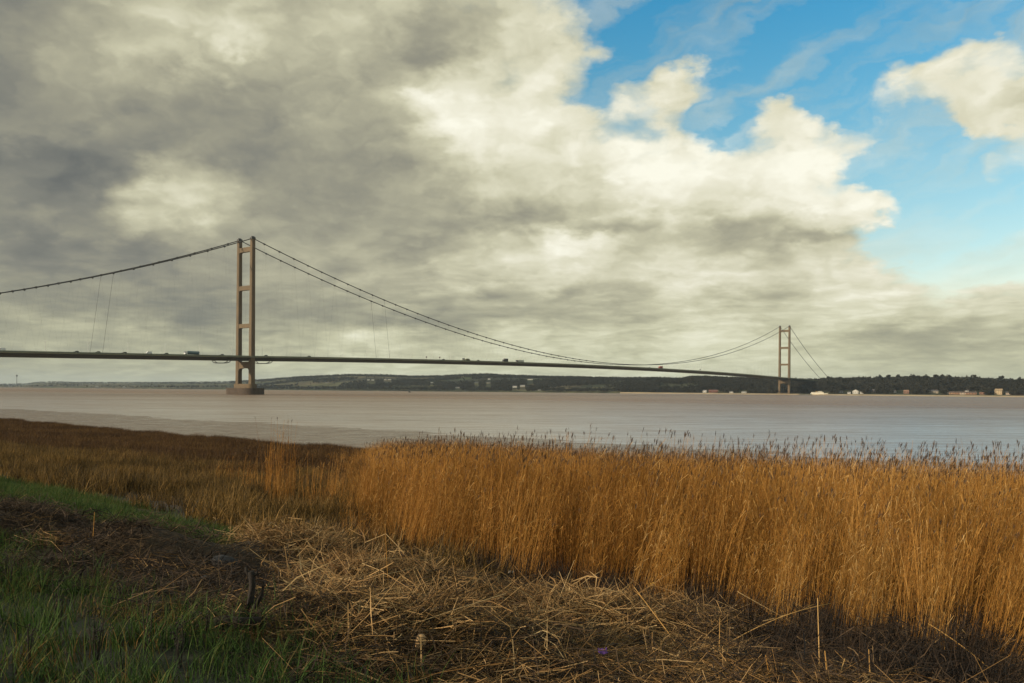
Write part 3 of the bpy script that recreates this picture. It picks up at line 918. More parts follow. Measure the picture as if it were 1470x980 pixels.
# ------------------------------------------------------------------ the suspension bridge
BX, BY = -266.0, 872.0
BL = math.hypot(880, 1101)
BROT = -math.atan2(880, 1101)
bridge = empty('suspension_bridge', (BX, BY, 0), BROT)
tag(bridge, 'long suspension bridge with twin brown towers across the muddy river', 'bridge')
CONC = pmat('tower_concrete', (0.135, 0.094, 0.048), (0.10, 0.070, 0.037), 0.85, 0.10, 6, 0.1)
PIERM = pmat('pier_concrete', (0.075, 0.053, 0.036), (0.048, 0.034, 0.023), 0.9, 0.25, 6, 0.2)
STEEL = pmat('deck_steel', (0.042, 0.047, 0.034), (0.032, 0.036, 0.026), 0.6, 0.05, 4)
WALK = pmat('footway_paint', (0.25, 0.275, 0.18), (0.20, 0.22, 0.145), 0.7, 0.1, 4)
ROADM = pmat('asphalt', (0.05, 0.05, 0.05), (0.04, 0.04, 0.04), 0.9, 0.2)
CABLEM = pmat('cable_paint', (0.055, 0.050, 0.045), (0.04, 0.038, 0.035), 0.6, 0.3)
WIREM = pmat('hanger_wire', (0.07, 0.07, 0.065), None, 0.5, 0.3)
LAMPM = pmat('lamp_paint', (0.70, 0.70, 0.66), (0.6, 0.6, 0.56), 0.4, 1.0)
DARK = pmat('dark_metal', (0.03, 0.03, 0.03), (0.02, 0.02, 0.02), 0.5, 2.0)

def deck_top(v):
    m_ = BL / 2
    def par(q): return 45.5 - 7.6 * ((q - m_) / m_) ** 2
    if v < 0: return par(0) + 0.0168 * v
    if v > BL: return par(BL) - 0.0168 * (v - BL)
    return par(v)
V0, V1 = -530.0, BL + 282.0
CT, CB = 154.6, 49.3
def cable_z(v):
    m_ = BL / 2
    if 0 <= v <= BL: return CB + (CT - CB) * ((v - m_) / m_) ** 2
    if v < 0:
        u = v / V0
        return CT + (deck_top(V0) + 1 - CT) * u - 4 * 21.5 * u * (1 - u)
    u = (v - BL) / (V1 - BL)
    return CT + (deck_top(V1) + 1 - CT) * u - 4 * 6.0 * u * (1 - u)

vs_deck = [V0 + (V1 - V0) * i / 160 for i in range(161)]
def loft(b, poly, vs, zf, closed=True):
    n = len(poly); V = []; Fc = []
    for v in vs:
        for (a, z) in poly:
            V.append((a, v, zf(v) + z))
    for i in range(len(vs) - 1):
        for k in range(n if closed else n - 1):
            a, c = i * n + k, i * n + (k + 1) % n
            Fc.append((a, c, c + n, a + n))
    if closed:
        Fc.append(tuple(range(n))); Fc.append(tuple(range((len(vs) - 1) * n, len(vs) * n))[::-1])
    return b.add(V, Fc)
loft(MB(), [(-11, 0), (11, 0), (11.0, -0.7), (11.6, -1.9), (8.0, -4.5), (-8.0, -4.5), (-11.6, -1.9), (-11.0, -0.7)], vs_deck, deck_top).obj('deck', STEEL, bridge)
loft(MB(), [(-10.6, 0.02), (10.6, 0.02), (10.6, 0.10), (-10.6, 0.10)], vs_deck, deck_top).obj('carriageway', ROADM, bridge)
for sgn in (1, -1):
    loft(MB(), [(sgn * 11.62, -0.75), (sgn * 14.3, -0.75), (sgn * 14.3, -1.05), (sgn * 11.62, -1.5)], vs_deck, deck_top).obj('footway', WALK, bridge)
    b = MB()
    for z0, hh in ((-0.70, 0.14), (-0.35, 0.08), (-0.05, 0.08), (0.30, 0.16)):
        loft(b, [(sgn * 14.15, z0), (sgn * 14.27, z0), (sgn * 14.27, z0 + hh), (sgn * 14.15, z0 + hh)], vs_deck, deck_top)
    b.obj('railing', WALK, bridge)
    b = MB()
    for z0, hh in ((0.22, 0.28),):
        loft(b, [(sgn * 10.75, z0), (sgn * 10.95, z0), (sgn * 10.95, z0 + hh), (sgn * 10.75, z0 + hh)], vs_deck, deck_top)
    b.obj('crash_barrier', WALK, bridge)

def leg_mb(cx, z0, z1):
    b = MB()
    n = 14; V = []; Fc = []
    for i in range(n + 1):
        z = z0 + (z1 - z0) * i / n
        u = z / 155.0
        a = (4.95 - 1.05 * u) / 2; c_ = 0.45
        ring = [(-a + c_, -a), (a - c_, -a), (a, -a + c_), (a, a - c_), (a - c_, a), (-a + c_, a), (-a, a - c_), (-a, -a + c_)]
        V += [(cx + p, q, z) for p, q in ring]
    for i in range(n):
        for k in range(8):
            a, c = i * 8 + k, i * 8 + (k + 1) % 8
            Fc.append((a, c, c + 8, a + 8))
    Fc.append(tuple(range(8))[::-1]); Fc.append(tuple(range(n * 8, n * 8 + 8)))
    return b.add(V, Fc)
def stadium(r, half, n=20):
    pts = []
    for k in range(n + 1):
        a = -math.pi / 2 + math.pi * k / n
        pts.append((half + r * math.cos(a), r * math.sin(a)))
    for k in range(n + 1):
        a = math.pi / 2 + math.pi * k / n
        pts.append((-half + r * math.cos(a), r * math.sin(a)))
    return pts
def make_tower(v, water):
    tw = empty('tower', (0, v, 0)); tw.parent = bridge
    base = 6.0 if water else 2.0
    for sgn in (-1, 1):
        leg_mb(sgn * 11, base, 153.6).obj('leg', CONC, tw)
        cap = MB().box(sgn * 11 - 1.5, sgn * 11 + 1.5, -2.3, 2.3, 153.6, 155.6)
        cap.prism([(sgn * 11 - 1.0, 155.6), (sgn * 11 + 1.0, 155.6), (sgn * 11 + .5, 156.6), (sgn * 11 - .5, 156.6)], -1.6, 1.6)
        cap.obj('saddle', DARK, tw)
    for zc, hh in ((144, 4.6), (105.8, 4.4), (68.2, 4.0)):
        a = (4.95 - 1.05 * zc / 155) / 2
        MB().prism([(-11 + a - .05, zc + hh / 2), (-11 + a - .05, zc - hh / 2 - .9), (-11 + a + 1.2, zc - hh / 2), (11 - a - 1.2, zc - hh / 2), (11 - a + .05, zc - hh / 2 - .9), (11 - a + .05, zc + hh / 2)][::-1], -a * 0.82, a * 0.82).obj('portal_beam', CONC, tw)
    a = 2.3
    poly = [(-11 + a, 32.6), (-11 + a, 23.4), (-7.4, 25.6), (-3, 26.1), (3, 26.1), (7.4, 25.6), (11 - a, 23.4), (11 - a, 32.6)]
    MB().prism(poly[::-1], -a * 0.85, a * 0.85).obj('portal_beam', CONC, tw)
    if water:
        b = MB().prism(stadium(12.0, 11.0), -3.0, 6.2, 'z')
        b.obj('pier', PIERM, tw)
        b = MB().prism(stadium(12.3, 11.0), 5.2, 6.35, 'z'); b.obj('pier_rim', PIERM, tw)
        b = MB().prism(stadium(4.6, 11.0), 6.2, 10.5, 'z')
        b.obj('plinth', CONC, tw)
        b = MB()
        for px_ in (-16, -8, 0, 8, 16):
            for py_ in (-10.6, 10.6):
                b.box(px_ - .1, px_ + .1, py_ - .1, py_ + .1, 6.35, 7.6)
        for py_ in (-10.6, 10.6):
            b.box(-16, 16, py_ - .05, py_ + .05, 7.5, 7.6); b.box(-16, 16, py_ - .05, py_ + .05, 6.95, 7.03)
        b.obj('railing', DARK, tw)
    else:
        MB().prism(stadium(6.0, 11.0), 0.5, 4.0, 'z').obj('plinth', CONC, tw)
    return tw
make_tower(0.0, True)
make_tower(BL, False)

for sgn in (-1, 1):
    vs_ = [V0 + (0 - V0) * i / 60 for i in range(60)] + [BL * i / 160 for i in range(160)] + [BL + (V1 - BL) * i / 40 for i in range(41)]
    MB().tube([(sgn * 11, v, cable_z(v)) for v in vs_], 0.47, 8).obj('main_cable', CABLEM, bridge, True)

# cable bands and sloping hangers
unit = MB().tube([(0, 0, 0), (0, 0, 1)], 1.0, 5).mesh('hanger', WIREM)
bandm = MB().tube([(0, -.8, 0), (0, .8, 0)], 0.78, 8).box(-.25, .25, -.5, .5, -1.2, -.6).mesh('cable_band', CABLEM)
STEP = 18.1
def hanger(p, q, r):
    d = Vector(q) - Vector(p)
    o = link('hanger', unit, bridge)
    o.location = p
    o.rotation_mode = 'QUATERNION'
    o.rotation_quaternion = Vector((0, 0, 1)).rotation_difference(d.normalized())
    o.scale = (r, r, d.length)
hang = []
for sgn in (1, -1):
    vv = [-STEP * (k + 0.75) for k in range(0, 16)] + [STEP * (k + 0.75) for k in range(0, 76)]
    for v in vv:
        cz = cable_z(v)
        if v < BL - 60 and cz - deck_top(v) > 1.5:
            if v < 620:
                o = link('cable_band', bandm, bridge)
                o.location = (sgn * 11, v, cz)
                sl_ = (cable_z(v + 1) - cable_z(v - 1)) / 2
                o.rotation_euler = (math.atan(sl_), 0, 0)
            for dv in (-STEP * .5, STEP * .5):
                hang.append((abs(v - 60) , sgn, v, cz, dv))
hang.sort(key=lambda q: q[0])
stiff = set()
for tv in (-142.0, 175.0):
    best = min((h for h in hang), key=lambda h: abs(h[2] - tv))
    stiff.add((best[2], -STEP * .5 if tv < 0 else STEP * .5))
rest = MB()
for i, (_, sgn, v, cz, dv) in enumerate(hang):
    p, q = (sgn * 11, v, cz - .5), (sgn * 11.3, v + dv, deck_top(v + dv) - .3)
    r = 0.11 if (v, dv) in stiff else 0.02
    if i < 296:
        hanger(p, q, r)
    else:
        rest.tube([p, q], r, 3, False)
o = rest.obj('hanger', WIREM, bridge); o['kind'] = 'stuff'

# maintenance gantries slung below the deck either side of the near tower
for vc in (-27.0, 21.0, BL - 22.0):
    b = MB(); zt = deck_top(vc)
    prof = [(-14.2, -1.2), (-13.4, -4.6), (-11.0, -6.2), (-7.0, -6.9), (7.0, -6.9), (11.0, -6.2), (13.4, -4.6), (14.2, -1.2)]
    for vv_ in (vc - 1.6, vc + 1.6):
        b.tube([(a, vv_, zt + z_) for a, z_ in prof], 0.35, 5)
    for a, z_ in prof[1:-1]:
        b.tube([(a, vc - 1.6, zt + z_), (a, vc + 1.6, zt + z_)], 0.15, 4)
    b.box(-10.5, 10.5, vc - 1.5, vc + 1.5, zt - 6.85, zt - 6.7)
    b.obj('gantry', DARK, bridge)
# anchorage block at the far end
MB().prism([(V1 - 6, deck_top(V1) - 1.2), (V1 + 36, deck_top(V1) - 1.2), (V1 + 36, 2), (V1 + 6, 2)][::-1], -16, 16, 'x').obj('anchorage', CONC, bridge)

# world position of a point on the deck
BM = Matrix.Translation((BX, BY, 0)) @ Matrix.Rotation(BROT, 4, 'Z')
def on_deck(xl, v, dz=0.1):
    return BM @ Vector((xl, v, deck_top(v) + dz))
def v_of(px, xl=6.0):
    lo, hi = -420.0, BL + 270
    for _ in range(60):
        mid = (lo + hi) / 2
        p = on_deck(xl, mid)
        if 735 + F * p.x / p.y < px: lo = mid
        else: hi = mid
    return (lo + hi) / 2

# lamp posts down the middle of the deck
lamp = None
lamp_mesh = MB().tube([(0, 0, 0), (0, 0, 9.6)], [0.2, 0.12], 6).mesh('mast', LAMPM)
arm_mesh = MB().tube([(-2.0, 0, 9.9), (0, 0, 9.5), (2.0, 0, 9.9)], 0.07, 5).mesh('arm', LAMPM)
head_mesh = MB().box(-2.6, -1.8, -.18, .18, 9.85, 10.0).mesh('lamp_head', LAMPM)
head2_mesh = MB().box(1.8, 2.6, -.18, .18, 9.85, 10.0).mesh('lamp_head', LAMPM)
for k in range(-7, 45):
    v = -15.5 + 35.2 * k
    if lamp is None:
        o = empty('lamp_post', on_deck(0, v), BROT)
        tag(o, 'slim pale twin armed lamp post on the bridge deck', 'lamp post', 'lamp posts along the bridge deck')
        link('mast', lamp_mesh, o); link('arm', arm_mesh, o); link('lamp_head', head_mesh, o); link('lamp_head', head2_mesh, o)
        lamp = o
    else:
        o = copy_tree(lamp); o.location = on_deck(0, v)

# small dark signs on the deck
for px, lab in ((612, 'small dark road sign on the deck, left of a close pair'), (631, 'small dark road sign on the deck, right of a close pair'), (1005, 'small dark road sign on the deck toward the far tower')):
    o = empty('road_sign', on_deck(-11.2, v_of(px, -11.2), .1), BROT)
    tag(o, lab, 'road sign', 'road signs on the bridge')
    MB().tube([(0, 0, 0), (0, 0, 4.6)], .13, 5).obj('post', DARK, o)
    MB().box(-1.2, 1.2, -.2, -.14, 3.0, 4.8).obj('sign_plate', DARK, o)

# ------------------------------------------------------------------ vehicles on the deck
GLASS = pmat('vehicle_glass', (0.02, 0.025, 0.03), None, 0.08, 1.0)
TYRE = pmat('tyre', (0.02, 0.02, 0.02), None, 0.9, 4.0)
PAINT = {}
def paint(c):
    if c not in PAINT:
        PAINT[c] = pmat('vehicle_paint', c, tuple(q * .9 for q in c), 0.35, 0.5)
    return PAINT[c]
def wheel_mesh(r, wd):
    return MB().tube([(-wd / 2, 0, 0), (wd / 2, 0, 0)], r, 12).mesh('wheel', TYRE)
WCAR, WHGV = wheel_mesh(.33, .22), wheel_mesh(.52, .35)
def put_wheels(o, me, xs, ys, z):
    for yy in ys:
        for xx in xs:
            q = link('wheel', me, o); q.location = (xx, yy, z)
def car(px, col, label, xl, face=-1, van=False):
    v = v_of(px, xl)
    o = empty('van' if van else 'car', on_deck(xl, v), BROT + (math.pi if face < 0 else 0))
    tag(o, label, 'van' if van else 'car', 'vehicles on the bridge')
    L = 5.6 if van else 4.5
    h = 1.0 if van else 0.85
    MB().prism([(-L / 2, .3), (L / 2 - .1, .3), (L / 2, .65), (L / 2 - .7, h), (-L / 2 + .1, h + .05)][::-1], -.88, .88, 'x').obj('body', paint(col), o)
    if van:
        MB().prism([(-L / 2 + .1, 1.06), (L / 2 - .8, 1.01), (L / 2 - 1.7, 2.3), (-L / 2 + .15, 2.4)][::-1], -.86, .86, 'x').obj('cargo_body', paint(col), o)
        MB().prism([(L / 2 - 1.75, 1.35), (L / 2 - 1.02, 1.3), (L / 2 - 1.6, 2.1), (L / 2 - 2.2, 2.1)][::-1], -.88, .88, 'x').obj('window', GLASS, o)
    else:
        MB().prism([(-L / 2 + .3, .91), (L / 2 - 1.2, .87), (L / 2 - 2.0, 1.4), (-L / 2 + .9, 1.42)][::-1], -.76, .76, 'x').obj('window', GLASS, o)
        MB().prism([(L / 2 - 2.05, 1.39), (L / 2 - 2.15, 1.47), (-L / 2 + 1.0, 1.48), (-L / 2 + .85, 1.41)], -.74, .74, 'x').obj('roof', paint(col), o)
    put_wheels(o, WCAR, (-.8, .8), (-L / 2 + .85, L / 2 - .9), .33)
    return o
def lorry(px, label, cabc, boxc, L, xl, face, kind='box', boxh=3.9):
    v = v_of(px, xl)
    o = empty('lorry', on_deck(xl, v), BROT + (math.pi if face < 0 else 0))
    tag(o, label, 'lorry', 'vehicles on the bridge')
    y1 = L / 2
    cab = MB().prism([(y1 - 2.3, .6), (y1, .6), (y1, 1.9), (y1 - .35, 3.1), (y1 - 2.3, 3.2)][::-1], -1.22, 1.22, 'x')
    c = cab.obj('cab', paint(cabc), o)
    MB().prism([(y1 - .9, 1.95), (y1 + .02, 1.95), (y1 - .30, 2.95), (y1 - .9, 2.95)][::-1], -1.24, 1.24, 'x').obj('window', GLASS, c)
    MB().box(-1.0, 1.0, -L / 2, y1 - .4, .62, .98).obj('chassis', DARK, o)
    yb0, yb1 = -L / 2, y1 - 2.7
    if kind == 'tank':
        b = MB()
        pts = []
        n = 16; V = []; Fc = []
        for i, (yy, k) in enumerate(((yb0, .6), (yb0 + .3, .95), (yb0 + .8, 1), (yb1 - .8, 1), (yb1 - .3, .95), (yb1, .6))):
            for q in range(n):
                a_ = 2 * math.pi * q / n
                V.append((1.25 * k * math.cos(a_), yy, 2.35 + 1.35 * k * math.sin(a_)))
        for i in range(5):
            for q in range(n):
                a_, c_ = i * n + q, i * n + (q + 1) % n
                Fc.append((a_, c_, c_ + n, a_ + n))
        Fc += [tuple(range(n)), tuple(range(5 * n, 6 * n))[::-1]]
        b.add(V, Fc).obj('tank', paint(boxc), o, True)
    elif kind == 'flat':
        MB().box(-1.25, 1.25, yb0, yb1, 1.0, 1.4).obj('load_bed', paint(boxc), o)
        b = MB()
        for q, (yy, hh) in enumerate(((yb0 + 1, .9), (yb0 + 3.2, 1.5), (yb0 + 5.5, 1.2))):
            b.box(-1.1, 1.1, yy, yy + 1.9, 1.4, 1.4 + hh)
        b.obj('cargo', paint(tuple(q * .8 for q in boxc)), o)
    else:
        MB().box(-1.25, 1.25, yb0, yb1, 1.0, boxh).obj('cargo_box', paint(boxc), o)
    ys = [y1 - 1.3, -L / 2 + 1.3] + ([-L / 2 + 2.6, -L / 2 + 3.9] if L > 11 else [])
    put_wheels(o, WHGV, (-1.05, 1.05), ys, .52)
    return o
NEAR, FARL = 7.0, -4.0
lorry(275, 'white cabbed lorry with long blue grey tank, left of the near tower', (.75, .75, .73), (.12, .185, .20), 15.0, NEAR, -1, 'tank')
car(213, (.75, .75, .73), 'white van crossing the bridge left of the tanker lorry', NEAR, -1, True)
car(2, (.78, .78, .76), 'white van at the left end of the visible deck', NEAR, -1, True)
for px, col, lab in ((109, (.03, .03, .035), 'small dark car on the deck, leftmost of the dark cars'),
                     (140, (.02, .02, .02), 'black car below the left pair of thick hangers'),
                     (178, (.03, .03, .03), 'dark car between the left hangers and the white van'),
                     (238, (.05, .05, .055), 'dark grey car just behind the tanker lorry'),
                     (318, (.02, .02, .022), 'black car just left of the near tower'),
                     (381, (.025, .025, .025), 'black car just right of the near tower'),
                     (443, (.10, .10, .09), 'grey car on the main span nearest the right pair of thick hangers'),
                     (636, (.03, .03, .03), 'dark car beside the right sign of the close pair'),
                     (686, (.03, .03, .03), 'dark car between the flatbed lorry and the black lorry'),
                     (932, (.05, .09, .16), 'dark blue car just left of the red lorry')):
    car(px, col, lab, NEAR, -1)
lorry(669, 'olive flatbed lorry with a low uneven load on the main span', (.10, .10, .05), (.16, .16, .07), 13.0, NEAR, -1, 'flat')
lorry(725, 'black box lorry with a tall square body at mid bridge', (.02, .02, .02), (.015, .015, .017), 9.5, NEAR, -1, 'box', 4.6)
lorry(746, 'long pale cream lorry behind the black lorry at mid bridge', (.05, .05, .04), (.66, .66, .55), 15.5, NEAR, -1, 'box', 3.4)
lorry(948, 'red lorry with a red box body near the lowest part of cables', (.30, .03, .02), (.34, .035, .022), 12.0, NEAR, -1, 'box', 4.2)

# ------------------------------------------------------------------ far shore: wood, trees, houses, ship
BARK = pmat('bark', (0.055, 0.042, 0.030), (0.035, 0.027, 0.02), 0.95, 0.5)
LEAF = plant_mat('winter_crown', [(0.0, (0.010, 0.010, 0.008)), (0.4, (0.018, 0.018, 0.013)), (0.7, (0.027, 0.027, 0.018)), (1.0, (0.055, 0.048, 0.030))], 0.1, 0.01)
def tree_meshes(seed, H, n=150, spread=0.36, conifer=False):
    rs = random.Random(seed)
    tb = MB(); cb = MB()
    tb.tube([(0, 0, -1.5), (rs.uniform(-.2, .2), 0, H * .3), (rs.uniform(-.4, .4), rs.uniform(-.3, .3), H * .8)], [H * .028, H * .02, H * .006], 6)
    limbs = []
    for k in range(7):
        a = rs.uniform(0, 6.283); z = H * rs.uniform(.25, .6); L = H * rs.uniform(.2, .36) * (0.6 if conifer else 1)
        e = (math.cos(a) * L, math.sin(a) * L, z + L * rs.uniform(.5, 1.0))
        tb.tube([(0, 0, z), (e[0] * .5, e[1] * .5, z + (e[2] - z) * .6), e], [H * .012, H * .008, H * .003], 4, False)
        limbs.append(e)
    centers = [(e, H * rs.uniform(.12, .2)) for e in limbs] + [((rs.uniform(-.08, .08) * H, rs.uniform(-.08, .08) * H, H * q), H * rs.uniform(.13, .2)) for q in (.5, .65, .8)]
    for i in range(n):
        c, r = rs.choice(centers)
        if conifer:
            zz_ = rs.random() ** .8
            a = rs.uniform(0, 6.283); rr_ = H * .2 * (1 - zz_) * rs.uniform(.5, 1)
            p = Vector((math.cos(a) * rr_, math.sin(a) * rr_, H * (.15 + .85 * zz_)))
        else:
            d = Vector((rs.gauss(0, 1), rs.gauss(0, 1), rs.gauss(0, .8))).normalized() * r * rs.uniform(.5, 1.1)
            p = Vector(c) + d
        q = H * rs.uniform(.035, .075)
        u = Vector((rs.gauss(0, 1), rs.gauss(0, 1), rs.gauss(0, 1))).normalized(); v = u.orthogonal().normalized() * q; u = u * q
        cb.add([p - u - v * .4, p + v, p + u - v * .3, p - v], [(0, 1, 2, 3)], tone=rs.uniform(.1, .9))
    return tb, cb
def merged_tree(seed, H, n, conifer=False):
    tb, cb = tree_meshes(seed, H, n, conifer=conifer)
    nb = len(tb.f)
    tb.add(cb.v, cb.f); tb.tone[-len(cb.v):] = cb.tone
    me = tb.mesh('tree_source', BARK); me.materials.append(LEAF)
    mi = np.zeros(len(tb.f), np.int32); mi[nb:] = 1
    me.polygons.foreach_set('material_index', mi)
    return me
def far_xy(px, yd):
    return (px - 735) / F * yd
def hill_hit(px, py):
    dd = np.arange(float(shore_d(px)) + 20, float(shore_d(px)) + 3000, 4.0)
    g = hill_z(np.full_like(dd, px), dd)
    hit = g > EYE - (py - yh(px)) / F * dd
    return float(dd[int(np.argmax(hit)) if np.any(hit) else 60])
WH = (.78, .76, .70); GRY = (.35, .34, .33)
HILLHOUSES = (
    (470, 5, 1.8, 549.5, GRY, 'small grey building low on the far left hill'),
    (529, 4, 2.0, 545.5, WH, 'white farmhouse high on the hill, left of two pairs'),
    (535, 4, 2.0, 545.5, WH, 'white barn touching the left farmhouse high on hill'),
    (553, 3.5, 2.0, 545, WH, 'small white cottage high on the hill beside a longer barn'),
    (559, 5, 2.0, 545, WH, 'longer white barn on the hill beside a small cottage'),
    (620, 4, 2.0, 549.5, WH, 'lone pale cottage on the middle of the hillside'),
    (657, 7, 2.8, 557, (.5, .48, .44), 'pale waterside building among trees below the hill'),
    (684, 6, 1.8, 549.5, (.5, .48, .44), 'long low pale building in the middle of the fields'),
    (702, 4, 2.6, 544.5, WH, 'white house high on the hill below the second crest'),
    (701, 6, 1.8, 549.8, (.5, .47, .4), 'pale farm shed below the white hilltop house'),
    (739, 7, 4.0, 556, WH, 'large white house with pale gable near the waterside trees'),
    (750, 8, 3.2, 554.5, (.72, .70, .66), 'long white terrace right of the large white house'),
    (761, 8, 2.6, 545, (.62, .60, .52), 'broad pale barn high on the slope above the terrace'),
    (774, 4, 1.6, 560, WH, 'tiny white hut right at the far water edge'))
wood_src = [merged_tree(600 + i, 10.0, 130) for i in range(6)] + [merged_tree(700, 11.0, 110, True)]
N = 60000
ppx = rng.uniform(-60, 1600, N)
uu = rng.random(N) ** 1.0
rdv = np.interp(ppx, RDIST[:, 0], RDIST[:, 1])
yd = shore_d(ppx) + 18 + uu * 1.25 * rdv
xw = far_xy(ppx, yd)
u = (yd - shore_d(ppx)) / rdv
patch = fbm(xw / 190.0, yd / 190.0, 55, 3)
right = np.clip((ppx - 860) / 120, 0, 1)
wood = np.where((u > .9) | (patch > .60) | ((u < .09) & (ppx > 380)), 1.0, 0.012)
wood = np.maximum(wood, right)
wood = np.where((right > .5) & (np.abs(ppx - 975) < 28) & (u > .25) & (u < .55), .03, wood)
# houses keep a gap in the trees
CLEAR = [(1164, 1190), (1205, 1236), (1250, 1258), (1282, 1306), (1332, 1352), (1358, 1412), (1426, 1450), (1006, 1034), (1060, 1074)]
gap = np.zeros(N, bool)
for a, b_ in CLEAR:
    gap |= (ppx > a) & (ppx < b_) & (yd - shore_d(ppx) < 75)
dens = wood * np.where(ppx < 330, .35, 1.0) * np.where(gap, 0, 1)
for q in HILLHOUSES:
    hd = hill_hit(q[0], q[3])
    dens = np.where((np.abs(ppx - q[0]) < q[1] / 2 + 1) & (yd < hd + 8) & (yd > hd - 320), 0, dens)
keep = rng.random(N) < dens
ppx, yd, xw = ppx[keep], yd[keep], xw[keep]
n = len(ppx)
zz_ = hill_z(ppx, yd)
pts = np.stack([xw, yd, zz_ - .3], -1)
rots = np.stack([np.zeros(n), np.zeros(n), rng.uniform(0, 6.28, n)], -1)
scs = rng.uniform(.6, 1.15, n) * np.where(ppx > 1180, rng.choice([.8, 1.0, 1.25], n), 1.0)
tag(points_instancer('woodland', pts, rots, scs, rng.integers(0, 7, n), wood_src), 'dark bare winter woodland covering the far bank', kind='stuff')

# trees on the far ridge that stand out one by one against the sky
tm = [tree_meshes(800 + i, 13.0, 330, conifer=(i == 4)) for i in range(5)]
tm = [(a.mesh('trunk', BARK), b_.mesh('crown', LEAF)) for a, b_ in tm]
rs = random.Random(3)
for i, px in enumerate([1192, 1206, 1231, 1247, 1262, 1276, 1288, 1299, 1310, 1318, 1331, 1344, 1352, 1362, 1374, 1388, 1397, 1411, 1423, 1436, 1449, 1462]):
    pxx = px + rs.uniform(-2, 2)
    d = float(shore_d(pxx)) + float(np.interp(pxx, RDIST[:, 0], RDIST[:, 1])) * rs.uniform(.9, 1.05)
    q = 4 if px in (1231, 1388) else rs.randrange(4)
    o = empty('tree', (far_xy(pxx, d), d, float(hill_z(pxx, d)) - .3), rs.uniform(0, 6.28))
    k = rs.uniform(.95, 1.5); o.scale = (k, k, k)
    lab = 'broad bare tree rising above the far wood on the ridge' if q < 4 else 'narrow pointed dark tree standing above the far ridge'
    tag(o, lab, 'tree', 'trees along the far ridge')
    link('trunk', tm[q][0], o); link('crown', tm[q][1], o)

HOUSEWIN = pmat('window_glass', (0.03, 0.035, 0.04), None, 0.15, 1.0)
HM = {}
def hmat(c, nm):
    if (c, nm) not in HM:
        HM[(c, nm)] = pmat(nm, c, tuple(q * .85 for q in c), 0.85, 0.4)
    return HM[(c, nm)]
def house(px, wpx, hpx, wall, roof, label, back=32.0, group=None, py=None, ridge='x', stor=2, chim=True, rz=None):
    if py is None:
        d = float(shore_d(px)) + back
    else:
        d = hill_hit(px, py)
    z = float(hill_z(px, d))
    W = wpx * .88 * d / F; H = hpx * .80 * d / F
    hw = H * .62; D = min(W, 9.0)
    bearing = math.atan2((px - 735) / F, 1.0)
    o = empty('house', (far_xy(px, d), d, z - .3), -bearing + (rs.uniform(-.3, .3) if rz is None else rz))
    tag(o, label, 'house', group or 'houses on the far bank')
    wm_ = hmat(wall, 'house_wall')
    MB().box(-W / 2, W / 2, -D / 2, D / 2, -.8, hw).obj('wall', wm_, o)
    if ridge == 'x':
        pr = MB().prism([(-D / 2 - .4, hw), (D / 2 + .4, hw), (0, H)], -W / 2 - .3, W / 2 + .3, 'x')
    else:
        pr = MB().prism([(-W / 2 - .4, hw), (W / 2 + .4, hw), (0, H)], -D / 2 - .3, D / 2 + .3, 'y')
    rf = pr.obj('roof', hmat(roof, 'house_roof'), o)
    if chim:
        MB().box(W * .28, W * .28 + .8, -.4, .4, hw + (H - hw) * .4, H + .8).obj('chimney', hmat((.22, .12, .08), 'brick'), rf)
    nw = max(2, int(W / 3.5))
    for st in range(stor):
        for k in range(nw):
            wx = -W / 2 + W * (k + .5) / nw
            wz = hw * (.28 + .45 * st) if stor > 1 else hw * .5
            MB().box(wx - .55, wx + .55, -D / 2 - .06, -D / 2 + .1, wz - .1, wz + 1.1).obj('window', HOUSEWIN, o)
    return o
WH = (.60, .58, .52); CRM = (.55, .45, .30); BRK = (.22, .125, .085); SLT = (.09, .085, .085); TIL = (.26, .12, .07); GRY = (.35, .34, .33)
house(1228, 9, 7.5, WH, WH, 'bright white gabled house on the far beach right of the ship', 24, ridge='y', stor=1, chim=False)
house(1219, 5, 3.4, WH, GRY, 'low white hut just left of the bright gabled house', 22, stor=1, chim=False)
house(1237, 5, 4.2, WH, GRY, 'low white hut just right of the bright gabled house', 24, stor=1, chim=False)
house(1207, 6, 4.2, GRY, SLT, 'dim grey shed between the ship and the white houses', 36, stor=1, chim=False)
house(1255, 7, 7, (.20, .17, .14), SLT, 'dark weathered house half hidden by trees right of white huts', 36)
house(1284, 5, 4.5, WH, SLT, 'small white cottage alone under the wooded bank', 40, stor=1)
house(1301, 8, 6.2, BRK, (.32, .18, .12), 'brown brick house right of the small white cottage', 30)
house(1339, 16, 6.2, (.36, .31, .24), SLT, 'long pale grey brown terrace left of the brick row', 40, stor=2)
house(1359, 4.5, 5, WH, SLT, 'narrow white house at the left end of brick row', 34)
for k, px in enumerate((1366, 1374, 1382, 1390, 1398)):
    lab = ('first', 'second', 'third', 'fourth', 'fifth')[k] + ' brick house from the left in the orange terrace'
    house(px, 8, 5.2, ((.30, .18, .10), (.27, .15, .085), (.45, .37, .28), (.28, .16, .09), (.25, .14, .085))[k], (.12, .085, .07), lab, 27, 'orange brick terrace on the far shore', rz=0.05)
house(1388, 5, 4, WH, SLT, 'small white gabled house on the slope above the brick terrace', 62, stor=1)
house(1410, 8, 4.2, BRK, TIL, 'low brick house right of the orange terrace', 30, stor=1)
house(1434, 11, 10.5, (.42, .32, .19), (.32, .24, .14), 'tall tan house with broad roof near the right end of shore', 34, stor=3)
house(1447, 6, 5.5, (.45, .36, .28), SLT, 'small pale house right of the tall tan house', 34)
house(1463, 9, 4.6, BRK, TIL, 'low reddish house at the right end of the far shore', 30, stor=1)
house(1012, 6, 4.2, WH, GRY, 'white house left of the red brown shed by the water', 30, stor=1)
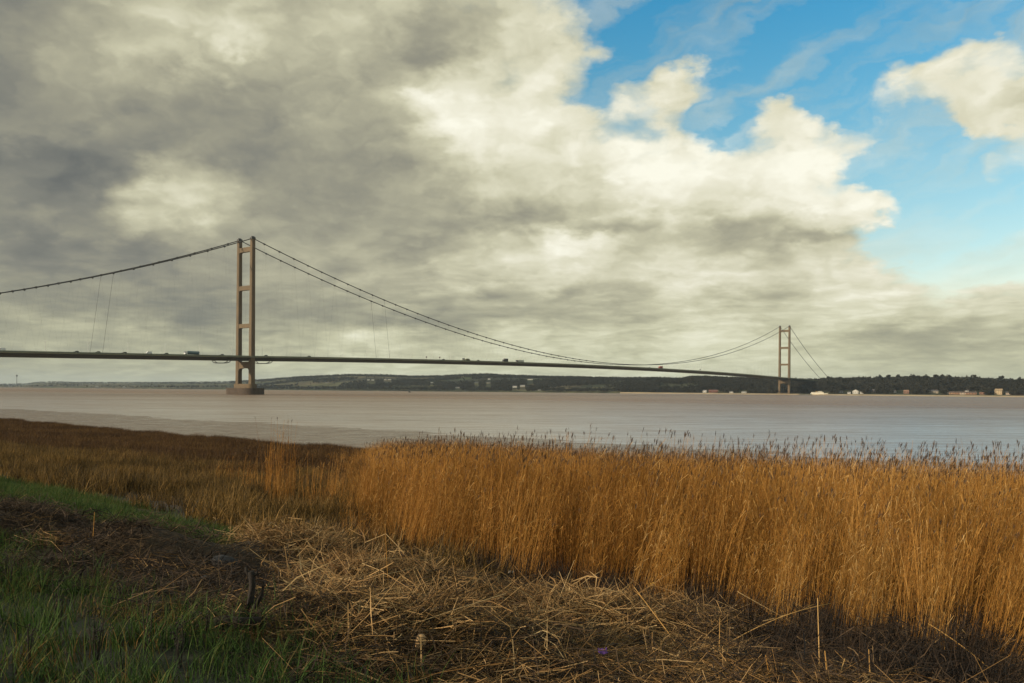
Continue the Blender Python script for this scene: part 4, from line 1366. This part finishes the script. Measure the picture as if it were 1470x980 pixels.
house(1024, 14, 5.0, (.20, .085, .06), (.20, .10, .08), 'long red brown shed on the far waterfront', 28, stor=1, chim=False)
house(1050, 6, 3.2, WH, GRY, 'low white building right of the red brown shed', 24, stor=1, chim=False)
house(1068, 7, 3.0, (.6, .58, .52), GRY, 'low pale shed left of the far tower foot', 24, stor=1, chim=False)
for px, w_, h_, py_, wall, lab in HILLHOUSES:
    house(px, w_, h_, wall, (.4, .38, .34) if wall == WH else SLT, lab, py=py_, stor=1, chim=False, rz=0)
for px, w_, lab in ((16, 8, 'long pale shed on the low far shore left of the mast'), (24, 4, 'short pale shed at the foot of the mast'), (139, 6, 'tiny white building below the far left hill'), (178, 5, 'tiny pale building right of the white one below left hill')):
    house(px, w_, 1.8, WH, GRY, lab, 200.0, stor=1, chim=False, rz=0)

# mast with a round head at the far left
d = float(shore_d(24)) + 400
o = empty('mast', (far_xy(24, d), d, float(hill_z(24, d)) - 1))
tag(o, 'tall slim mast with a bulky head on the far left shore', 'mast')
hh = 15.0 * d / F
MB().tube([(0, 0, 0), (0, 0, hh)], [1.7, 1.3], 8).obj('shaft', pmat('mast_paint', (.10, .10, .10), None, .7), o)
MB().tube([(0, 0, hh - 3), (0, 0, hh), (0, 0, hh + 6), (0, 0, hh + 9)], [1.5, 4, 4.5, 1.5], 10).obj('head', pmat('mast_head', (.09, .09, .095), None, .7), o)

# white ship lying on the far shore
px = 1176
d = float(shore_d(px)) - 8
o = empty('ship', (far_xy(px, d), d, 1.2), -math.atan2((px - 735) / F, 1))
tag(o, 'white passenger ship with stepped cabins lying against the far sand', 'ship')
WS = pmat('ship_paint', (.78, .75, .62), (.66, .62, .50), .4, .4)
V = []; Fc = []
Ls = [-18, -17, -12, 0, 10, 15, 18.5]; Ws = [2.2, 2.9, 3.4, 3.5, 3.2, 2.0, .15]
for xx, ww in zip(Ls, Ws):
    sh = 3.1 + (.5 if xx > 10 else 0) + (.4 if xx > 16 else 0)
    V += [(xx, -ww, sh), (xx - (.8 if xx > 14 else 0), -ww * .75, 0.0), (xx - (.8 if xx > 14 else 0), ww * .75, 0.0), (xx, ww, sh)]
for i in range(len(Ls) - 1):
    for k in range(4):
        a, c_ = i * 4 + k, i * 4 + (k + 1) % 4
        Fc.append((a, a + 4, c_ + 4, c_))
Fc += [(0, 1, 2, 3), tuple(range(len(Ls) * 4 - 4, len(Ls) * 4))[::-1]]
MB().add(V, Fc).obj('hull', WS, o)
MB().box(-16.5, 9, -2.6, 2.6, 3.1, 5.4).obj('lower_cabin', WS, o)
MB().box(-3, 6, -2.2, 2.2, 5.4, 7.4).obj('bridge_cabin', WS, o)
MB().tube([(1.5, 0, 7.4), (1.5, 0, 11)], .18, 6).obj('mast', DARK, o)
MB().tube([(-6, 0, 5.4), (-6.3, 0, 7.6)], .7, 8).obj('funnel', paint((.5, .3, .1)), o)
for k in range(9):
    MB().box(-15.5 + 2.6 * k, -14.0 + 2.6 * k, -2.66, -2.5, 3.9, 4.8).obj('window', HOUSEWIN, o)
for k in range(3):
    MB().box(-2.3 + 2.8 * k, -.3 + 2.8 * k, -2.26, -2.1, 6.0, 6.9).obj('window', HOUSEWIN, o)

# small dark workboat far out on the water
d = 1750.0
o = empty('boat', (far_xy(588, d), d, 0), .3)
tag(o, 'small dark boat alone on the open water below the hill', 'boat')
MB().prism([(-3.2, 1.1), (-2.6, -.3), (2.4, -.3), (3.6, 1.3)], -1.1, 1.1, 'y').obj('hull', DARK, o)
MB().box(-1.6, .4, -.8, .8, 1.1, 2.4).obj('cabin', DARK, o)
# ------------------------------------------------------------------ single things on the bank
WOOD = pmat('weathered_wood', (0.034, 0.025, 0.018), (0.012, 0.010, 0.008), 0.95, 14.0, 6, 0.8)
def lump_tube(b, pts, rad, n=9, seed=0, j=.14):
    rs_ = random.Random(seed)
    o0 = len(b.v)
    b.tube(pts, rad, n)
    cs = [Vector(p) for p in pts]
    for i in range(o0, len(b.v)):
        p = Vector(b.v[i]); c_ = cs[(i - o0) // n]
        b.v[i] = tuple(c_ + (p - c_) * (1 + rs_.uniform(-j, j)))
    return b
x, y, z = at_px(362, 893)
k = y / F
o = empty('stump', (x, y, z - .04))
tag(o, 'dark forked driftwood stump standing upright in the straw', 'stump')
lump_tube(MB(), [(-.10, 0, -.05), (-.05, 0, .08), (0, 0, .2), (.015, 0, .33), (.0, 0, .44)], [.085, .045, .028, .026, .027], 9, 1).obj('trunk', WOOD, o, True)
lump_tube(MB(), [(.03, 0, .15), (.08, .01, .24), (.11, .02, .36)], [.022, .02, .016], 8, 2).obj('branch', WOOD, o, True)
lump_tube(MB(), [(0, 0, .40), (-.035, 0, .45), (-.04, 0, .475)], [.022, .016, .009], 7, 4).obj('branch', WOOD, o, True)
lump_tube(MB(), [(.0, 0, .40), (.05, 0, .43), (.055, 0, .47)], [.02, .015, .008], 7, 5).obj('branch', WOOD, o, True)
x, y, z = at_px(340, 908)
o = lump_tube(MB(), [(-.20, 0, .05), (-.08, .02, .06), (.05, 0, .055), (.19, .03, .06)], [.04, .045, .04, .03], 9, 3).obj('log', WOOD, None, True)
o.location = (x, y, z + .02)
tag(o, 'short dark log lying on the grass at the foot of stump', 'log')
STONE = pmat('grey_stone', (0.05, 0.048, 0.048), (0.018, 0.017, 0.017), 0.8, 12.0, 6, 0.6)
for px, py, r, sq, lab in ((326, 816, .16, (1.2, .8, .62), 'grey angular stone on the dark mud left of straw heap'),
                           (300, 835, .07, (1.2, .8, .6), 'small dark stone below the grey angular stone')):
    x, y, z = at_px(px, py)
    o = MB().blob((0, 0, 0), r, int(px), 2, .10, sq).obj('stone', STONE)
    o.location = (x, y, z + r * .35); o.rotation_euler = (.2, .3, .4)
    tag(o, lab, 'stone')
# tan slab, scraps
x, y, z = at_px(605, 944)
V = []; Fc = []
for i, (zz_, ww, dd) in enumerate(((0, .028, .012), (.03, .040, .02), (.09, .042, .022), (.125, .034, .018), (.14, .018, .008))):
    for q in range(10):
        a = 2 * math.pi * q / 10
        V.append((ww * math.cos(a), dd * math.sin(a), zz_))
for i in range(4):
    for q in range(10):
        a, c_ = i * 10 + q, i * 10 + (q + 1) % 10
        Fc.append((a, c_, c_ + 10, a + 10))
Fc += [tuple(range(10))[::-1], tuple(range(40, 50))]
o = MB().add(V, Fc).obj('driftwood', pmat('bleached_wood', (0.56, 0.36, 0.17), (0.42, 0.26, 0.12), .8, 14, 5, .3), None, True)
o.location = (x, y, z + .035); o.rotation_euler = (-.45, .18, .2)
tag(o, 'pale tan rounded piece of driftwood sticking up from straw', 'driftwood')
def scrap(px, py, size, col, label, name, seed, lift=.05):
    x, y, z = at_px(px, py)
    rs_ = random.Random(seed)
    V = []; Fc = []
    n = 5
    for j in range(n):
        for i in range(n):
            V.append(((i / (n - 1) - .5) * size * rs_.uniform(.8, 1.15), (j / (n - 1) - .5) * size * .6 * rs_.uniform(.8, 1.2), rs_.uniform(0, .35) * size))
    for j in range(n - 1):
        for i in range(n - 1):
            a = j * n + i
            Fc.append((a, a + 1, a + n + 1, a + n))
    b = MB().add(V, Fc)
    o = b.obj(name, pmat('scrap', col, tuple(q * .8 for q in col), .5, 10), None, True)
    md = o.modifiers.new('thickness', 'SOLIDIFY'); md.thickness = .004
    o.location = (x, y, z + lift); o.rotation_euler = (.6, 0, rs_.uniform(-.4, .4))
    tag(o, label, 'litter')
scrap(868, 962, .08, (.13, .05, .25), 'crumpled purple wrapper lying on the flattened straw', 'wrapper', 1, .15)
scrap(938, 851, .13, (.58, .34, .06), 'crumpled yellow scrap at the foot of the reeds', 'plastic_scrap', 2, .12)
scrap(736, 832, .11, (.50, .42, .32), 'small pale scrap on dark mud before the reeds', 'paper_scrap', 3, .12)
scrap(1452, 836, .05, (.6, .58, .55), 'tiny white scrap among reed stems at the right edge', 'paper_scrap', 4, .05)
# charred tuft
x, y, z = at_px(660, 886)
rs_ = random.Random(9)
b = MB()
for i in range(60):
    a = rs_.uniform(0, 6.283); r = .13 * math.sqrt(rs_.random()); hgt_ = rs_.uniform(.12, .36)
    p = Vector((r * math.cos(a) * 1.5, r * math.sin(a), 0)); q = p + Vector((rs_.gauss(0, .05), rs_.gauss(0, .05), hgt_))
    b.tube([p, (p + q) / 2 + Vector((rs_.gauss(0, .01), 0, 0)), q], [.006, .005, .002], 3, False)
o = b.obj('dead_tuft', DARKSTEM); o.location = (x, y, z)
tag(o, 'black dead tuft of short stems in the middle of straw', 'plant')

# long single stalks lying or leaning in front of the reeds
def stalk(p0, p1, sag, r, label, tone, name='reed_stalk'):
    a = Vector(p0); c_ = Vector(p1)
    pts = []
    for i in range(9):
        u = i / 8
        p = a.lerp(c_, u); p.z += sag * 4 * u * (1 - u)
        pts.append(p - a)
    o = empty(name, a)
    tag(o, label, 'reed stalk', 'loose reed stalks at the front of the bank')
    MB().tube(pts, [r * (1 - .5 * i / 8) for i in range(9)], 5, tone=tone).obj('stem', REED, o, True)
    b = MB()
    dirv = (c_ - a).normalized()
    for u, sg in (((.5, 1), (.8, -1)) if (c_ - a).length > .8 else ()):
        q = pts[int(u * 8)]
        sd_ = dirv.cross(Vector((0, .3, 1))).normalized() * sg
        b2 = MB().ribbon([q, q + dirv * .08 + sd_ * .02 + Vector((0, 0, .01)), q + dirv * .17 + sd_ * .05], [.002, .004, .001], Vector((0, 0, 1)), tone=min(1, tone + .1))
        b2.obj('leaf', REED, o)
    return o
def px_pt(px, py, d):
    return Vector(((px - 735) / F * d, d, EYE - (py - yh(px)) / F * d))
def ground_pt(px, py, lift=0.0):
    x, y, z = at_px(px, py)
    return Vector((x, y, z + lift))
g = ground_pt(1030, 935); e = px_pt(1195, 866, g.y + .35)
stalk(g, e, .07, .0065, 'long bent pale stalk arching over the straw toward the right', .95)
g = ground_pt(1180, 968); stalk(g, px_pt(1176, 858, g.y), 0, .007, 'straight upright pale stalk at the lower right of the bank', .9)
g = ground_pt(1192, 985); stalk(g, px_pt(1187, 934, g.y), 0, .007, 'short upright stalk beside the tall straight one', .8)
g = ground_pt(1253, 985); stalk(g, px_pt(1250, 932, g.y), 0, .006, 'short upright stalk standing apart at bottom right', .85)
g = ground_pt(1205, 985); stalk(g, px_pt(1216, 945, g.y + .1), .01, .006, 'short stalk leaning right at bottom right edge', .75)
g = ground_pt(985, 938); stalk(g, px_pt(912, 842, g.y + .6), .0, .006, 'thin stalk leaning left from the straw to the reeds', .75)
g = ground_pt(822, 920); stalk(g, px_pt(911, 834, g.y + 1.3), .02, .0065, 'pale stalk slanting up to the right at the middle', .9)
g = ground_pt(662, 850); stalk(g, px_pt(716, 802, g.y + .5), .03, .006, 'pale stalk slanting over the dark mud left of middle', .8)
g = ground_pt(1035, 950); stalk(g, px_pt(1036, 888, g.y), .0, .0055, 'thin upright stalk at the edge of the straw', .7)
g = ground_pt(1405, 905); stalk(g, px_pt(1310, 892, g.y + .3), .06, .0055, 'arched stalk bowing over the reed base at right', .7)
g = ground_pt(1110, 985); stalk(g, px_pt(1102, 940, g.y), .0, .0055, 'short thin stalk at the bottom edge of the straw', .65)
g = ground_pt(1440, 975); stalk(g, px_pt(1335, 895, g.y + .5), .03, .006, 'long stalk slanting down to the right bottom corner', .7)
g = ground_pt(560, 852); stalk(g, px_pt(554, 752, g.y), .0, .005, 'thin upright stalk at the right end of straw heap', .6)
g = ground_pt(135, 778); stalk(g, px_pt(137, 735, g.y), .0, .006, 'thin upright stalk on the left mud ridge', .7)

# free-standing reed tufts left of the bed
def tuft(px, py, seed, n, rad, h0, h1, label, lean=.06):
    x, y, z = at_px(px, py)
    o = link('reed_tuft', proto_reed(seed, n, rad, h0, h1, lean, .006))
    o.location = (x, y, z)
    tag(o, label, 'reed tuft', 'reed tufts left of the bed')
tuft(402, 722, 901, 90, .55, 1.6, 2.35, 'tallest lone tuft of reeds left of the main bed')
tuft(362, 716, 902, 26, .40, 1.0, 1.5, 'short lone reed tuft left of the tallest tuft', .1)
tuft(458, 730, 903, 40, .9, .9, 1.7, 'thin straggling reed tuft between tall tuft and bed', .1)
tuft(330, 700, 904, 22, .9, .7, 1.2, 'low sparse reed tuft farthest left', .1)

# dark dead weeds in the foreground grass
def weed(px, py, seed, H, label):
    x, y, z = at_px(px, py)
    rs_ = random.Random(seed)
    b = MB()
    for k in range(rs_.randint(3, 5)):
        a = rs_.uniform(0, 6.283); ln = rs_.uniform(.03, .2)
        h = H * rs_.uniform(.6, 1)
        top = Vector((math.cos(a) * ln * h, math.sin(a) * ln * h, h))
        b.tube([(0, 0, -.03), top * .5 + Vector((rs_.gauss(0, .01), 0, 0)), top], [.005, .004, .002], 4, False)
        for q in range(4):
            u = rs_.uniform(.4, .95); s0 = top * u
            e_ = s0 + Vector((rs_.gauss(0, .05), rs_.gauss(0, .05), rs_.uniform(.03, .09)))
            b.tube([s0, e_], [.0025, .001], 3, False)
            b.blob(e_, .007, seed * 31 + q + k * 7, 1, .3)
    o = b.obj('dead_weed', DARKSTEM); o.location = (x, y, z)
    tag(o, label, 'weed', 'dead weeds in the foreground grass')
for i, (px, py, H, lab) in enumerate(((15, 850, .42, 'dark dead weed at the left edge of the grass'), (88, 900, .40, 'dark dead weed second from the left in the grass'),
    (140, 955, .36, 'dark dead weed near the bottom left of the grass'), (215, 935, .42, 'dark dead weed left of the middle of the grass'),
    (262, 960, .36, 'bushy dark dead weed low in the middle of the grass'), (300, 925, .34, 'dark dead weed leaning near the log'),
    (45, 960, .30, 'dark dead weed in the bottom left corner'), (180, 880, .36, 'dark dead weed behind the others in the grass'))):
    weed(px, py, 40 + i, H, lab)

# ------------------------------------------------------------------ the air: thin winter haze over the estuary
hb = MB().box(-13500, 13500, -700, 15500, -9.0, 185.0)
hz = newmat('haze_air')
m, t, bs, out = hz
t.t.nodes.remove(bs)
pv = t.n('ShaderNodeVolumePrincipled')
pv.inputs['Color'].default_value = (0.74, 0.88, 1.0, 1)
pv.inputs['Density'].default_value = 4.0e-5
pv.inputs['Anisotropy'].default_value = 0.1
t.l(pv.outputs[0], out.inputs['Volume'])
o = hb.obj('haze', m)
tag(o, 'thin pale haze over the estuary', kind='stuff')
